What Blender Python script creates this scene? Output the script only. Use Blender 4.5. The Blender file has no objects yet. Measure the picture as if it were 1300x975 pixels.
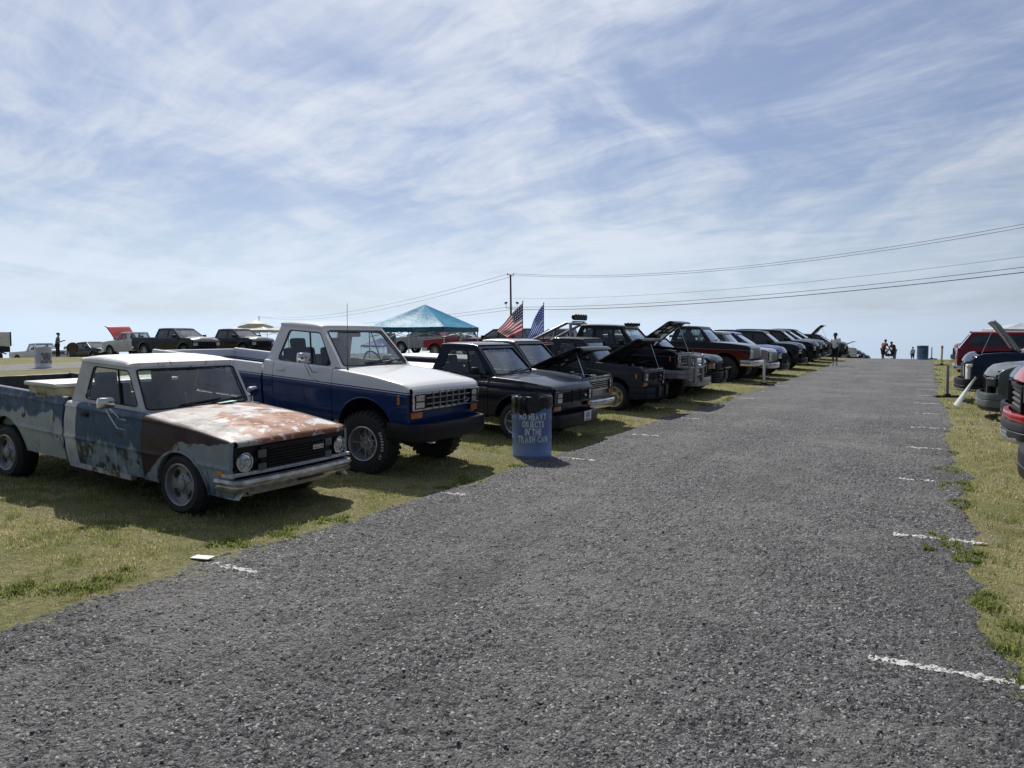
import bpy, bmesh, math, random
import numpy as np
from mathutils import Vector, Matrix
random.seed(7); RNG = np.random.default_rng(7)
SC = bpy.context.scene; COL = SC.collection
R = math.radians; PI = math.pi
# ------------------------------------------------------------------ camera constants
FPX, HZ, CH, YAW = 965., 425., 1.65, R(28.55)
PITCH = math.atan((487.5-HZ)/FPX)
def ray(x, y):
    u = (x-650)/FPX; v = (487.5-y)/FPX
    f = math.cos(PITCH)+v*math.sin(PITCH); z = -math.sin(PITCH)+v*math.cos(PITCH)
    c, s = math.cos(YAW), math.sin(YAW)
    return c*u-s*f, s*u+c*f, z
def at_depth(x, d):           # ground plan position along an image column at a depth along the view axis
    u = (x-650)/FPX; c, s = math.cos(YAW), math.sin(YAW)
    return (c*u-s)*d, (s*u+c)*d
def smooth(t):
    t = np.clip(t, 0, 1); return t*t*(3-2*t)
def gz(X, Y):
    X = np.asarray(X, float); Y = np.asarray(Y, float)
    u = np.maximum(0, -X-4.5); left = .32*(1-np.exp(-u/7))
    road = .16*smooth((Y-33)/20)
    e = np.maximum(0, np.hypot(X, Y)-50)
    drop = np.where(e < 12, .0025*e*e, .36+.06*(e-12))
    return left+road-drop
def gzf(X, Y): return float(gz(X, Y))

# ------------------------------------------------------------------ node helpers
class NT:
    def __init__(s, tree): s.t = tree; s.n = tree.nodes; s.l = tree.links
    def new(s, typ, ins=None, **attrs):
        n = s.n.new(typ)
        for k, v in attrs.items(): setattr(n, k, v)
        for k, v in (ins or {}).items():
            sock = n.inputs[k]
            if isinstance(v, bpy.types.NodeSocket): s.l.new(v, sock)
            else: sock.default_value = v
        return n
    def math(s, op, a, b=0.0, c=None):
        n = s.n.new('ShaderNodeMath'); n.operation = op
        for i, v in enumerate((a, b) if c is None else (a, b, c)):
            if isinstance(v, bpy.types.NodeSocket): s.l.new(v, n.inputs[i])
            else: n.inputs[i].default_value = v
        return n.outputs[0]
    def mix(s, fac, a, b, blend='MIX'):
        n = s.n.new('ShaderNodeMix'); n.data_type = 'RGBA'; n.blend_type = blend
        for i, v in ((0, fac), (6, a), (7, b)):
            if isinstance(v, bpy.types.NodeSocket): s.l.new(v, n.inputs[i])
            else: n.inputs[i].default_value = v if i == 0 else (tuple(v)+(1,))[:4]
        return n.outputs[2]
    def ramp(s, v, lo, hi, a=0., b=1.):
        n = s.n.new('ShaderNodeMapRange'); n.interpolation_type = 'SMOOTHSTEP'
        s.l.new(v, n.inputs[0])
        for i, x in ((1, lo), (2, hi), (3, a), (4, b)): n.inputs[i].default_value = x
        return n.outputs[0]
    def noise(s, vec, scale, detail=4., rough=.55, dist=0., dims='3D'):
        n = s.n.new('ShaderNodeTexNoise'); n.noise_dimensions = dims
        s.l.new(vec, n.inputs['Vector'])
        n.inputs['Scale'].default_value = scale; n.inputs['Detail'].default_value = detail
        n.inputs['Roughness'].default_value = rough; n.inputs['Distortion'].default_value = dist
        return n.outputs[0]
    def mapping(s, vec, scale=(1, 1, 1), loc=(0, 0, 0), rot=(0, 0, 0)):
        n = s.n.new('ShaderNodeMapping'); s.l.new(vec, n.inputs[0])
        n.inputs['Location'].default_value = loc; n.inputs['Rotation'].default_value = rot; n.inputs['Scale'].default_value = scale
        return n.outputs[0]
def newmat(name):
    m = bpy.data.materials.new(name); m.use_nodes = True
    t = NT(m.node_tree); b = t.n['Principled BSDF']
    return m, t, b
def c3(c): return tuple(c)+(1,) if len(c) == 3 else c
def simple(name, col, rough=.5, metal=0., coat=0., spec=.5, var=.12, scale=9., bump=0., bscale=60.):
    m, t, b = newmat(name)
    co = t.new('ShaderNodeTexCoord').outputs['Object']
    n = t.noise(co, scale, 5.)
    a = tuple(x*(1-var) for x in col); c = tuple(min(1, x*(1+var)) for x in col)
    t.l.new(t.mix(t.ramp(n, .3, .7), a, c), b.inputs['Base Color'])
    t.l.new(t.math('ADD', rough, t.math('MULTIPLY', t.math('SUBTRACT', n, .5), .25*rough)), b.inputs['Roughness'])
    b.inputs['Metallic'].default_value = metal; b.inputs['Coat Weight'].default_value = coat
    b.inputs['Coat Roughness'].default_value = .06; b.inputs['Specular IOR Level'].default_value = spec
    if bump:
        bn = t.new('ShaderNodeBump', {'Strength': bump, 'Distance': .01, 'Height': t.noise(co, bscale, 3.)})
        t.l.new(bn.outputs[0], b.inputs['Normal'])
    return m
_paints = {}
def paint(col, rough=.35, metal=.0, coat=1.):
    k = (tuple(col), rough, metal, coat)
    if k not in _paints:
        m, t, b = newmat('car_paint')
        co = t.new('ShaderNodeTexCoord').outputs['Object']
        n = t.noise(co, 2.3, 6., .6)
        dust = t.ramp(t.noise(co, 14., 5., .7), .55, .85, 0., .012)
        base = t.mix(t.ramp(n, .3, .7), tuple(x*.92 for x in col), tuple(x*1.06 for x in col))
        t.l.new(t.mix(dust, base, (.22, .2, .17)), b.inputs['Base Color'])
        b.inputs['Roughness'].default_value = rough; b.inputs['Metallic'].default_value = metal
        b.inputs['Coat Weight'].default_value = coat*(.8 if max(col) > .12 else .5); b.inputs['Specular IOR Level'].default_value = .08
        t.l.new(t.ramp(n, .2, .8, .03, .10), b.inputs['Coat Roughness'])
        _paints[k] = m
    return _paints[k]
def twotone(top, mid, z0, slope=0., stripe=(.75, .75, .76), wid=.008):
    m, t, b = newmat('two_tone_paint')
    co = t.new('ShaderNodeTexCoord').outputs['Object']
    sp = t.new('ShaderNodeSeparateXYZ', {0: co})
    z = t.math('ADD', sp.outputs[2], t.math('MULTIPLY', sp.outputs[0], slope))
    f = t.ramp(z, z0-.002, z0+.002)
    n = t.noise(co, 3., 6., .6)
    lo = t.mix(t.ramp(n, .3, .7), tuple(x*.9 for x in mid), tuple(x*1.08 for x in mid))
    c = t.mix(f, lo, top)
    s1 = t.math('SUBTRACT', t.ramp(z, z0-.022, z0-.020), t.ramp(z, z0-.014, z0-.012))
    c = t.mix(s1, c, stripe)
    c = t.mix(t.ramp(t.noise(co, 16., 5., .7), .5, .85, 0., .02), c, (.16, .15, .13))
    t.l.new(c, b.inputs['Base Color'])
    b.inputs['Roughness'].default_value = .35; b.inputs['Coat Weight'].default_value = .6; b.inputs['Specular IOR Level'].default_value = .08
    t.l.new(t.ramp(n, .2, .8, .03, .12), b.inputs['Coat Roughness'])
    return m
def patina(name, base, layers, rough=.55, coat=.1):
    """layers: (colour, noise scale, (stretch x,y,z), offset seed, lo, hi, zslope, zref, xslope, xref)"""
    m, t, b = newmat(name)
    co = t.new('ShaderNodeTexCoord').outputs['Object']
    sp = t.new('ShaderNodeSeparateXYZ', {0: co})
    n0 = t.noise(co, 4., 8., .65)
    c = t.mix(t.ramp(n0, .3, .7), tuple(x*.82 for x in base), tuple(min(1, x*1.12) for x in base))
    for (col, sc, st, seed, lo, hi, zs, zr, xs, xr, *yy) in layers:
        v = t.mapping(co, st, (seed*3.1, seed*1.7, seed*2.3))
        n = t.noise(v, sc, 9., .62, .3)
        f = t.math('ADD', n, t.math('MULTIPLY', t.math('SUBTRACT', sp.outputs[2], zr), zs))
        f = t.math('ADD', f, t.math('MULTIPLY', t.math('SUBTRACT', sp.outputs[0], xr), xs))
        if yy: f = t.math('ADD', f, t.math('MULTIPLY', t.math('SUBTRACT', sp.outputs[1], yy[1]), yy[0]))
        f = t.ramp(f, lo, hi)
        n2 = t.noise(v, sc*5, 5., .6)
        cc = t.mix(t.ramp(n2, .3, .7), tuple(x*.75 for x in col), tuple(min(1, x*1.2) for x in col))
        c = t.mix(f, c, cc)
    t.l.new(c, b.inputs['Base Color'])
    t.l.new(t.ramp(n0, .3, .7, rough-.12, rough+.2), b.inputs['Roughness'])
    b.inputs['Coat Weight'].default_value = coat; b.inputs['Coat Roughness'].default_value = .25
    bn = t.new('ShaderNodeBump', {'Strength': .12, 'Distance': .004, 'Height': t.noise(co, 45., 5.)})
    t.l.new(bn.outputs[0], b.inputs['Normal'])
    return m
def glassmat(name, tint, dirt=.05):
    m, t, b = newmat(name)
    bf = t.new('ShaderNodeNewGeometry').outputs['Backfacing']
    ior = t.math('ADD', 1.5, t.math('MULTIPLY', bf, 1/1.5-1.5))
    fr = t.new('ShaderNodeFresnel', {'IOR': ior}).outputs[0]
    fr = t.math('MULTIPLY', fr, 1.7); fr = t.math('MINIMUM', fr, 1.)
    tr = t.new('ShaderNodeBsdfTransparent', {'Color': c3(tint)})
    gl = t.new('ShaderNodeBsdfGlossy', {'Color': (.95, .97, 1, 1), 'Roughness': .01})
    df = t.new('ShaderNodeBsdfDiffuse', {'Color': (.5, .5, .48, 1)})
    co = t.new('ShaderNodeTexCoord').outputs['Object']
    mx0 = t.new('ShaderNodeMixShader', {0: t.ramp(t.noise(co, 5., 6., .7), .35, .8, dirt*.15, dirt*1.2), 1: tr.outputs[0], 2: df.outputs[0]})
    mx = t.new('ShaderNodeMixShader', {0: fr, 1: mx0.outputs[0], 2: gl.outputs[0]})
    t.l.new(mx.outputs[0], t.n['Material Output'].inputs[0])
    return m
M = {}
M['glass'] = glassmat('window_glass', (.62, .68, .68))
M['tint'] = glassmat('tinted_glass', (.10, .11, .12))
M['lens'] = glassmat('clear_lens', (.8, .82, .85), .03)
M['rubber'] = simple('tyre_rubber', (.022, .022, .023), .75, var=.25, bump=.25, bscale=90)
M['trim'] = simple('black_trim', (.013, .013, .014), .42, var=.25, spec=.3)
M['dark'] = simple('underbody_dark', (.012, .012, .012), .8, var=.3)
M['interior'] = simple('interior_grey', (.035, .037, .042), .8, var=.3, scale=20)
M['seat'] = simple('seat_cloth', (.05, .055, .07), .9, var=.3, scale=25, bump=.3)
M['chrome'] = simple('chrome', (.72, .72, .72), .13, 1., var=.08)
M['oldchrome'] = simple('weathered_chrome', (.52, .50, .46), .3, .85, var=.3, scale=12, bump=.1)
M['alloy'] = simple('alloy_metal', (.50, .50, .51), .32, .8, var=.15)
M['greyalloy'] = simple('dull_grey_alloy', (.30, .30, .31), .45, .5, var=.2)
M['gold'] = simple('gold_alloy', (.52, .44, .28), .35, .7, var=.15)
M['darkalloy'] = simple('dark_alloy', (.06, .06, .065), .35, .5, var=.2)
M['amber'] = simple('amber_lens', (.55, .16, .02), .15, coat=1., var=.15, scale=40)
M['redlens'] = simple('red_lens', (.45, .02, .02), .15, coat=1.)
M['lamp'] = simple('headlamp_reflector', (.75, .76, .76), .2, .6, var=.25, scale=30)
M['lampclear'] = simple('headlamp_pale', (.50, .52, .54), .12, .75, coat=1., var=.5, scale=30)
M['grey_plastic'] = simple('grey_plastic', (.11, .11, .115), .5)
M['engine'] = simple('engine_metal', (.25, .25, .25), .4, .7, var=.5, scale=12)
M['white_letter'] = simple('white_rubber_letters', (.62, .62, .6), .7)
M['white_plastic'] = simple('white_plastic', (.78, .78, .76), .45, var=.08)
M['blue_badge'] = simple('blue_badge', (.03, .07, .22), .25, coat=1.)

# ------------------------------------------------------------------ mesh builder
class MB:
    def __init__(s): s.v = []; s.f = []
    def add(s, vs, fs):
        o = len(s.v); s.v.extend([tuple(p) for p in vs]); s.f.extend([tuple(i+o for i in f) for f in fs]); return s
    def grid(s, rows, cu=False, cv=False):
        nu = len(rows); nv = len(rows[0]); vs = [p for r in rows for p in r]; fs = []
        for i in range(nu if cu else nu-1):
            for j in range(nv if cv else nv-1):
                a = i*nv+j; b = i*nv+(j+1) % nv; c = ((i+1) % nu)*nv+(j+1) % nv; d = ((i+1) % nu)*nv+j
                fs.append((a, b, c, d))
        return s.add(vs, fs)
    def box(s, c, d, bev=.0, rot=None, taper=None):
        bm = bmesh.new(); bmesh.ops.create_cube(bm, size=1.)
        for v in bm.verts:
            v.co = Vector((v.co.x*d[0], v.co.y*d[1], v.co.z*d[2]))
            if taper and v.co.z > 0: v.co.x *= taper[0]; v.co.y *= taper[1]
        if bev: bmesh.ops.bevel(bm, geom=bm.edges[:], offset=min(bev, min(d)*.45), segments=2, affect='EDGES', profile=.6)
        mt = Matrix.Translation(c) @ (rot if rot else Matrix.Identity(4))
        bm.verts.index_update()
        s.add([mt @ v.co for v in bm.verts], [[v.index for v in f.verts] for f in bm.faces]); bm.free(); return s
    def tube(s, pts, r, n=8, cap=True, closed=False):
        pts = [Vector(p) for p in pts]; rs = r if isinstance(r, (list, tuple)) else [r]*len(pts)
        rows = []; up = Vector((0, 0, 1)); m = len(pts)
        for i, p in enumerate(pts):
            if closed: tdir = pts[(i+1) % m]-pts[i-1]
            else: tdir = pts[min(i+1, m-1)]-pts[max(i-1, 0)]
            tdir = tdir.normalized() if tdir.length > 1e-9 else Vector((1, 0, 0))
            a = up if abs(tdir.z) < .95 else Vector((1, 0, 0))
            e1 = tdir.cross(a).normalized(); e2 = tdir.cross(e1)
            rows.append([p+e1*(rs[i]*math.cos(2*PI*k/n))+e2*(rs[i]*math.sin(2*PI*k/n)) for k in range(n)])
        o = len(s.v); s.grid(rows, closed, True)
        if cap and not closed:
            s.f.append(tuple(o+k for k in range(n))); s.f.append(tuple(o+(m-1)*n+k for k in range(n))[::-1])
        return s
    def lathe(s, prof, n=32, M4=None, closed=False):
        """prof: (axial, radius) about local Y axis"""
        rows = []
        for (a, r) in prof:
            rows.append([(r*math.cos(2*PI*k/n), a, r*math.sin(2*PI*k/n)) for k in range(n)])
        if M4: rows = [[M4 @ Vector(p) for p in rr] for rr in rows]
        return s.grid(rows, closed, True)
    def disc(s, c, r, n=24, axis='x', depth=0.):
        ps = []
        for k in range(n):
            a = 2*PI*k/n
            ps.append({'x': (c[0], c[1]+r*math.cos(a), c[2]+r*math.sin(a)), 'y': (c[0]+r*math.cos(a), c[1], c[2]+r*math.sin(a)), 'z': (c[0]+r*math.cos(a), c[1]+r*math.sin(a), c[2])}[axis])
        return s.add(ps, [tuple(range(n))])
    def dome(s, c, r, h, n=24, m=5):        # bulging lens facing +x
        rows = []
        for i in range(m+1):
            a = i/m*PI/2
            rows.append([(c[0]+h*math.cos(a), c[1]+r*math.sin(a)*math.cos(2*PI*k/n)+1e-5*math.cos(2*PI*k/n), c[2]+r*math.sin(a)*math.sin(2*PI*k/n)) for k in range(n)])
        return s.grid(rows, False, True)
    def prism(s, poly, a0, a1, axis='y'):
        n = len(poly)
        def P(p, a): return {'y': (p[0], a, p[1]), 'x': (a, p[0], p[1]), 'z': (p[0], p[1], a)}[axis]
        vs = [P(p, a0) for p in poly]+[P(p, a1) for p in poly]
        fs = [tuple(range(n)), tuple(range(2*n-1, n-1, -1))]+[(i, (i+1) % n, n+(i+1) % n, n+i) for i in range(n)]
        return s.add(vs, fs)
    def mirror(s):
        o = len(s.v); s.v.extend([(p[0], -p[1], p[2]) for p in s.v[:o]]); s.f.extend([tuple(i+o for i in f[::-1]) for f in s.f[:]]); return s
    def xf(s, fn): s.v = [tuple(fn(*p)) for p in s.v]; return s
    def build(s, name, mat, parent=None, ang=34., solid=0., merge=True):
        me = bpy.data.meshes.new(name); me.from_pydata([tuple(p) for p in s.v], [], s.f)
        bm = bmesh.new(); bm.from_mesh(me)
        if merge: bmesh.ops.remove_doubles(bm, verts=bm.verts, dist=1e-4); bmesh.ops.dissolve_degenerate(bm, dist=1e-5, edges=bm.edges)
        bmesh.ops.recalc_face_normals(bm, faces=bm.faces)
        for f in bm.faces: f.smooth = True
        la = R(ang)
        for e in bm.edges:
            e.smooth = len(e.link_faces) != 2 or e.calc_face_angle(0) < la
        bm.to_mesh(me); bm.free()
        if mat: me.materials.append(mat)
        o = bpy.data.objects.new(name, me); COL.objects.link(o)
        if parent: o.parent = parent
        if solid:
            md = o.modifiers.new('thickness', 'SOLIDIFY'); md.thickness = solid; md.offset = 0
        return o
def tag(o, label=None, cat=None, group=None, kind=None):
    for k, v in (('label', label), ('category', cat), ('group', group), ('kind', kind)):
        if v: o[k] = v
    return o
def empty(name, loc, rz=0., ry=0., label=None, cat=None, group=None):
    o = bpy.data.objects.new(name, None); COL.objects.link(o); o.empty_display_size = .3
    o.location = loc; o.rotation_euler = (0, ry, rz); return tag(o, label, cat, group)
def text_mesh(txt, size, mat_fn=None, bold=.0, sx=1., extr=.0):
    cu = bpy.data.curves.new('lettering', 'FONT'); cu.body = txt; cu.size = size; cu.align_x = 'CENTER'; cu.align_y = 'CENTER'
    cu.offset = bold; cu.extrude = extr; cu.resolution_u = 3
    o = bpy.data.objects.new('lettering_tmp', cu); COL.objects.link(o)
    dg = bpy.context.evaluated_depsgraph_get(); me = o.evaluated_get(dg).to_mesh()
    mb = MB(); mb.add([(v.co.x*sx, v.co.y, v.co.z) for v in me.vertices], [tuple(p.vertices) for p in me.polygons])
    o.evaluated_get(dg).to_mesh_clear(); bpy.data.objects.remove(o); bpy.data.curves.remove(cu)
    return mb
def interp(tab, x):
    if x <= tab[0][0]: return tab[0][1]
    for (a, b), (c, d) in zip(tab, tab[1:]):
        if x <= c: return b+(d-b)*(x-a)/(c-a)
    return tab[-1][1]
# ------------------------------------------------------------------ vehicle builder (local: +x forward, grille at x=0, z=0 ground)
_b = [-1, -.97, -.93, -.87, -.78, -.4, 0, .4, .78, .87, .93, .97]
SQ = [(t, -1) for t in _b]+[(1, t) for t in _b]+[(-t, 1) for t in _b]+[(-1, -t) for t in _b]
def rsq(p, r):
    x, y = p; a = 1-r
    if abs(x) <= a or abs(y) <= a: return p
    cx, cy = math.copysign(a, x), math.copysign(a, y); d = Vector((x-cx, y-cy))
    if d.length < 1e-9: return (cx, cy)
    d = d.normalized()*r; return (cx+d.x, cy+d.y)
def bil(Q, p):
    u, v = (p[0]+1)/2, (p[1]+1)/2
    return (Vector(Q[0])*(1-u)+Vector(Q[1])*u)*(1-v)+(Vector(Q[3])*(1-u)+Vector(Q[2])*u)*v
def frame(mb, O, H, depth, r=.22, inward=None):
    o = [bil(O, p) for p in SQ]; h = [bil(H, rsq(p, r)) for p in SQ]
    n = (Vector(O[1])-Vector(O[0])).cross(Vector(O[3])-Vector(O[0])).normalized()
    if inward is not None and n.dot(Vector(inward)) < 0: n = -n
    d = [p+n*depth for p in h]
    N = len(SQ)
    mb.grid([[o[i], h[i], d[i]] for i in range(N)], True, False); return n
def pane(mb, H, n, off, grow=1.03, r=.2, m=8):
    rows = []
    c = bil(H, (0, 0))
    ring = [c+(bil(H, rsq(p, r))-c)*grow+n*off for p in SQ]
    for k in range(m+1):
        rows.append([c+n*off+(q-c-n*off)*(k/m) if k else c+n*off+(q-c-n*off)*1e-3 for q in ring])
    mb.grid(rows, False, True)
def sweep(mb, path, prof):
    """path: plan points (x,y); prof: (outward, z) closed section"""
    rows = []; m = len(path)
    for i in range(m):
        a = Vector(path[max(i-1, 0)]); b = Vector(path[min(i+1, m-1)]); t = (b-a).normalized(); nrm = Vector((t.y, -t.x))
        rows.append([(path[i][0]+nrm.x*q[0], path[i][1]+nrm.y*q[0], q[1]) for q in prof])
    o = len(mb.v); mb.grid(rows, False, True); k = len(prof)
    mb.f.append(tuple(o+j for j in range(k))); mb.f.append(tuple(o+(m-1)*k+j for j in range(k))[::-1])
def wheel_meshes(S, hi):
    r, w, rr = S['wr'], S['ww'], S['rimr']; n = 44 if hi else 24; st = S['rim']
    t = MB(); h = w/2
    prof = [(h-.03, rr-.012), (h-.004, rr+.004), (h, rr+.02), (h+.004, (rr+r)/2), (h-.006, r-.035), (h-.03, r-.012), (h-.055, r), (0, r+.002)]
    t.lathe(prof+[(-a, b) for a, b in prof[-2::-1]], n)
    if S.get('lugs'):
        m = 34
        for k in range(m):
            for sgn in (1, -1):
                a = 2*PI*(k+(.5 if sgn < 0 else 0))/m
                rot = Matrix.Rotation(-a, 4, 'Y')
                t.box(rot @ Vector((r-.004, sgn*(h-.05), 0)), (.016, .08, .030), .004, rot @ Matrix.Rotation(sgn*.35, 4, 'X'))
                t.box(rot @ Vector((r-.030, sgn*(h-.010), 0)), (.040, .014, .028), .003, rot)
            rot = Matrix.Rotation(-2*PI*(k+.25)/m, 4, 'Y')
            t.box(rot @ Vector((r+.001, 0, 0)), (.016, .07, .034), .004, rot @ Matrix.Rotation(.5, 4, 'X'))
    elif hi:
        m = 60
        for k in range(m):
            rot = Matrix.Rotation(-2*PI*k/m, 4, 'Y')
            for sgn in (1, -1): t.box(rot @ Vector((r-.003, sgn*(h-.05), 0)), (.008, .045, .02), 0, rot)
    rim = MB(); d = S.get('dish', .05)
    rim.lathe([(h-.002, rr+.004), (h+.006, rr-.004), (h+.002, rr-.014), (h-.02, rr-.02), (h-d-.02, rr-.03), (-h+.02, rr-.03)], n)
    hub = S.get('hub', .055); fz = h-d
    if st == 'disc':
        ns, sw, core = 5, None, rr*.5
    # centre hub and spokes (outward is +y here)
    rim.lathe([(fz-.03, hub*1.9), (fz-.004, hub*1.85), (fz+.004, hub*1.6), (fz+.012, hub), (fz+.03, hub*.9), (fz+.034, .001)], 20)
    if st == 'slots':       # wide web with four oval openings
        hole = [(k, a) for k in range(5) for a in (0,)]
        N = 60; ri, ro, rc, hr = hub*1.7, rr-.02, rr*.63, rr*.20
        rows = []
        nh = S.get('spokes', 5)
        for k in range(N):
            a = 2*PI*k/N; ph = (a*nh/(2*PI)) % 1-.5
            half = math.sqrt(max(0, 1-(ph/.26)**2))*hr if abs(ph) < .26 else 0
            rows.append([(rad*math.cos(a), yy, rad*math.sin(a)) for rad, yy in ((ri, fz), (rc-half, fz+.002), (rc-half, fz-.03))])
        rim.grid(rows, True, False)
        rows = []
        for k in range(N):
            a = 2*PI*k/N; ph = (a*nh/(2*PI)) % 1-.5
            half = math.sqrt(max(0, 1-(ph/.26)**2))*hr if abs(ph) < .26 else 0
            rows.append([(rad*math.cos(a), yy, rad*math.sin(a)) for rad, yy in ((rc+half, fz-.03), (rc+half, fz+.002), (ro, fz+.004))])
        rim.grid(rows, True, False)
    else:
        ns = S.get('spokes', 6); w0, w1 = S.get('sw', (.05, .045))
        for k in range(ns):
            rot = Matrix.Rotation(-2*PI*k/ns, 4, 'Y')
            a, b = hub*1.5, rr-.018
            vs = []
            for rad, ww, yy in ((a, w0, fz+.006), (b, w1, fz+.012 if st != 'deep' else fz)):
                for sx, dy in ((-.5, -.004), (-.3, .008), (.3, .008), (.5, -.004), (.4, -.035), (-.4, -.035)):
                    vs.append(rot @ Vector((rad, yy+dy, ww*sx)))
            rim.add(vs, [(0, 1, 2, 3, 4, 5), (11, 10, 9, 8, 7, 6)]+[(i, (i+1) % 6, 6+(i+1) % 6, 6+i) for i in range(6)])
        if st == 'deep': rim.lathe([(fz-.02, hub*2.4), (fz+.006, hub*2.35), (fz+.006, hub*1.7)], 24)
    if hi:
        for k in range(5):
            a = 2*PI*k/5+.3; rim.tube([(hub*1.35*math.cos(a), fz, hub*1.35*math.sin(a)), (hub*1.35*math.cos(a), fz+.02, hub*1.35*math.sin(a))], .009, 6)
    rim.lathe([(fz-.06, .02), (fz-.06, rr*.8), (fz-.08, rr*.8)], 20)      # brake drum behind
    return t, rim
def vehicle(S, name, label, cat, group, X, Y, rz=0., hi=False):
    W, A, At, Ct, Cb = S['W'], S['A'], S['At'], S['Ct'], S['Cb']
    zb, zroof, zr, yt, hp = S['zb'], S['zroof'], S['zr'], S['yt'], S['hp']
    xf, xr = S['axles']; tail = S['tail']; aR, az, rk, bow = S['aR'], S['az'], S.get('rake', 0.), S.get('bow', .03)
    ca, sa = math.cos(rz), math.sin(rz)
    zf = gzf(X+ca*xf, Y+sa*xf); zre = gzf(X+ca*xr, Y+sa*xr); p = math.atan((zre-zf)/(xf-xr))
    root = empty(name, (X, Y, zf-math.tan(p)*abs(xf)-.012), rz, p, label, cat, group)
    mats = S['mats']; body = mats['body']
    def mt(k): return mats.get(k, body)
    cw = S.get('wbow', .06)
    def D(x, y, z):
        q = min(1.25, abs(y)/W)
        s = min(1., max(0., (x+.5)/.5)); s = s*s*(3-2*s)
        x2 = x-bow*q**2.6*s
        g = math.exp(-((x-A)/.45)**2)       # windscreen and cowl bow forward in the middle
        if z > S['zb']-.12: x2 += cw*(1-q*q)*g
        return (x2, y, z+rk*(xf-x))
    def P(mb, nm, mat, parent=root, ang=34., d=True, solid=0.):
        if d: mb.xf(D)
        return mb.build(nm, mat, parent, ang, solid)
    zcr = zr+(zb-zr)*.62
    up, lo = S.get('tuck', (.03, .045))
    def ys(x, z):
        if z > zcr: y = W-up*((z-zcr)/max(.05, zb-zcr))**2
        else: y = W-lo*((zcr-z)/(zcr-zr))**2
        for zc_ in S.get('creases', ()): y += .011*max(0., 1-abs(z-zc_)/.028)
        if S.get('flare'):
            for xa in S['axles']:
                dd = math.hypot(x-xa, z-az)
                if dd < aR+.12: y += S['flare']*smooth((aR+.12-dd)/.10)
        return y
    ae = math.sqrt(max(0, aR*aR-(zr-az)**2)) if zr > az else aR
    def bot(x, zlow):
        z = zlow
        for xa in S['axles']:
            dx = abs(x-xa)
            if dx <= ae+1e-6: z = max(z, az+math.sqrt(max(0, aR*aR-dx*dx)))
        return z
    def skin(x0, x1, top, zlow=None, shoulder=True, gap=.0045):
        zlow = zr if zlow is None else zlow
        x0, x1 = x0+gap, x1-gap
        xs = set(np.linspace(x0, x1, max(3, int((x1-x0)/.09))).tolist())
        for xa in S['axles']:
            for k in range(17):
                x = xa+ae*math.cos(PI*k/16)
                if x0 < x < x1: xs.add(x)
            for x in (xa-ae-.004, xa+ae+.004):
                if x0 < x < x1: xs.add(x)
        for a, _ in hp:
            if x0 < a < x1: xs.add(a)
        xs = sorted(xs); rows = []
        def colm(x, inn=0.):
            zt = top(x); z0 = min(bot(x, zlow), zt-.03); pts = []
            pts.append((x, ys(x, z0)-.055, z0+.004))
            zz = [z0+(zt-z0)*k/12 for k in range(13)]
            for zc_ in S.get('creases', ()): zz += [min(max(zc_+o, z0+.001*j+.001), zt-.01+.001*j) for j, o in enumerate((-.028, -.012, 0, .012, .028))]
            for z in sorted(zz): pts.append((x, ys(x, z)-inn, z))
            if shoulder:
                y = ys(x, zt); pts += [(x, y-.008, zt+.009), (x, y-.024, zt+.015), (x, y-.06, zt+.017)]
            if inn: pts = [(q[0], min(q[1], ys(x, min(max(q[2], zr), zt))-inn), q[2]) for q in pts]
            return pts
        rows.append(colm(x0, .035)); rows += [colm(x) for x in xs]; rows.append(colm(x1, .035))
        return MB().grid(rows)
    hz = lambda x: interp(hp, x)
    # --- fenders
    fm = S.get('fender_end', .0)
    f = skin(A+S.get('fgap', -.10), -.012, lambda x: hz(min(max(x, hp[0][0]), 0.)), S.get('zfr'))
    for sgn in (-1, 1):
        g = MB().add([(a, sgn*b, c) for a, b, c in f.v], f.f)
        fo = P(g, 'fender', mt('fender'))
        if S.get('marker'):
            mk = MB().box((S['marker'][0], sgn*(ys(S['marker'][0], S['marker'][1])+.003), S['marker'][1]), (S['marker'][2], .014, S['marker'][3]), .004)
            P(mk, 'side_marker', M['amber'], fo)
        if S.get('lip'):
            lp = MB(); pts = [(xf+(aR+.004)*math.cos(t), sgn*(ys(xf+aR*math.cos(t), az+aR*math.sin(t))+.002), az+(aR+.004)*math.sin(t)) for t in np.linspace(max(0, math.asin(max(-1, min(1, (zr-az)/aR)))), PI-max(0, math.asin(max(-1, min(1, (zr-az)/aR)))), 22)]
            lp.tube(pts, S['lip'], 6); P(lp, 'wheel_arch_trim', mt('lip') if 'lip' in mats else mt('fender'), fo)
    # --- doors and cab lower corner
    dx = S['doors']
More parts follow.
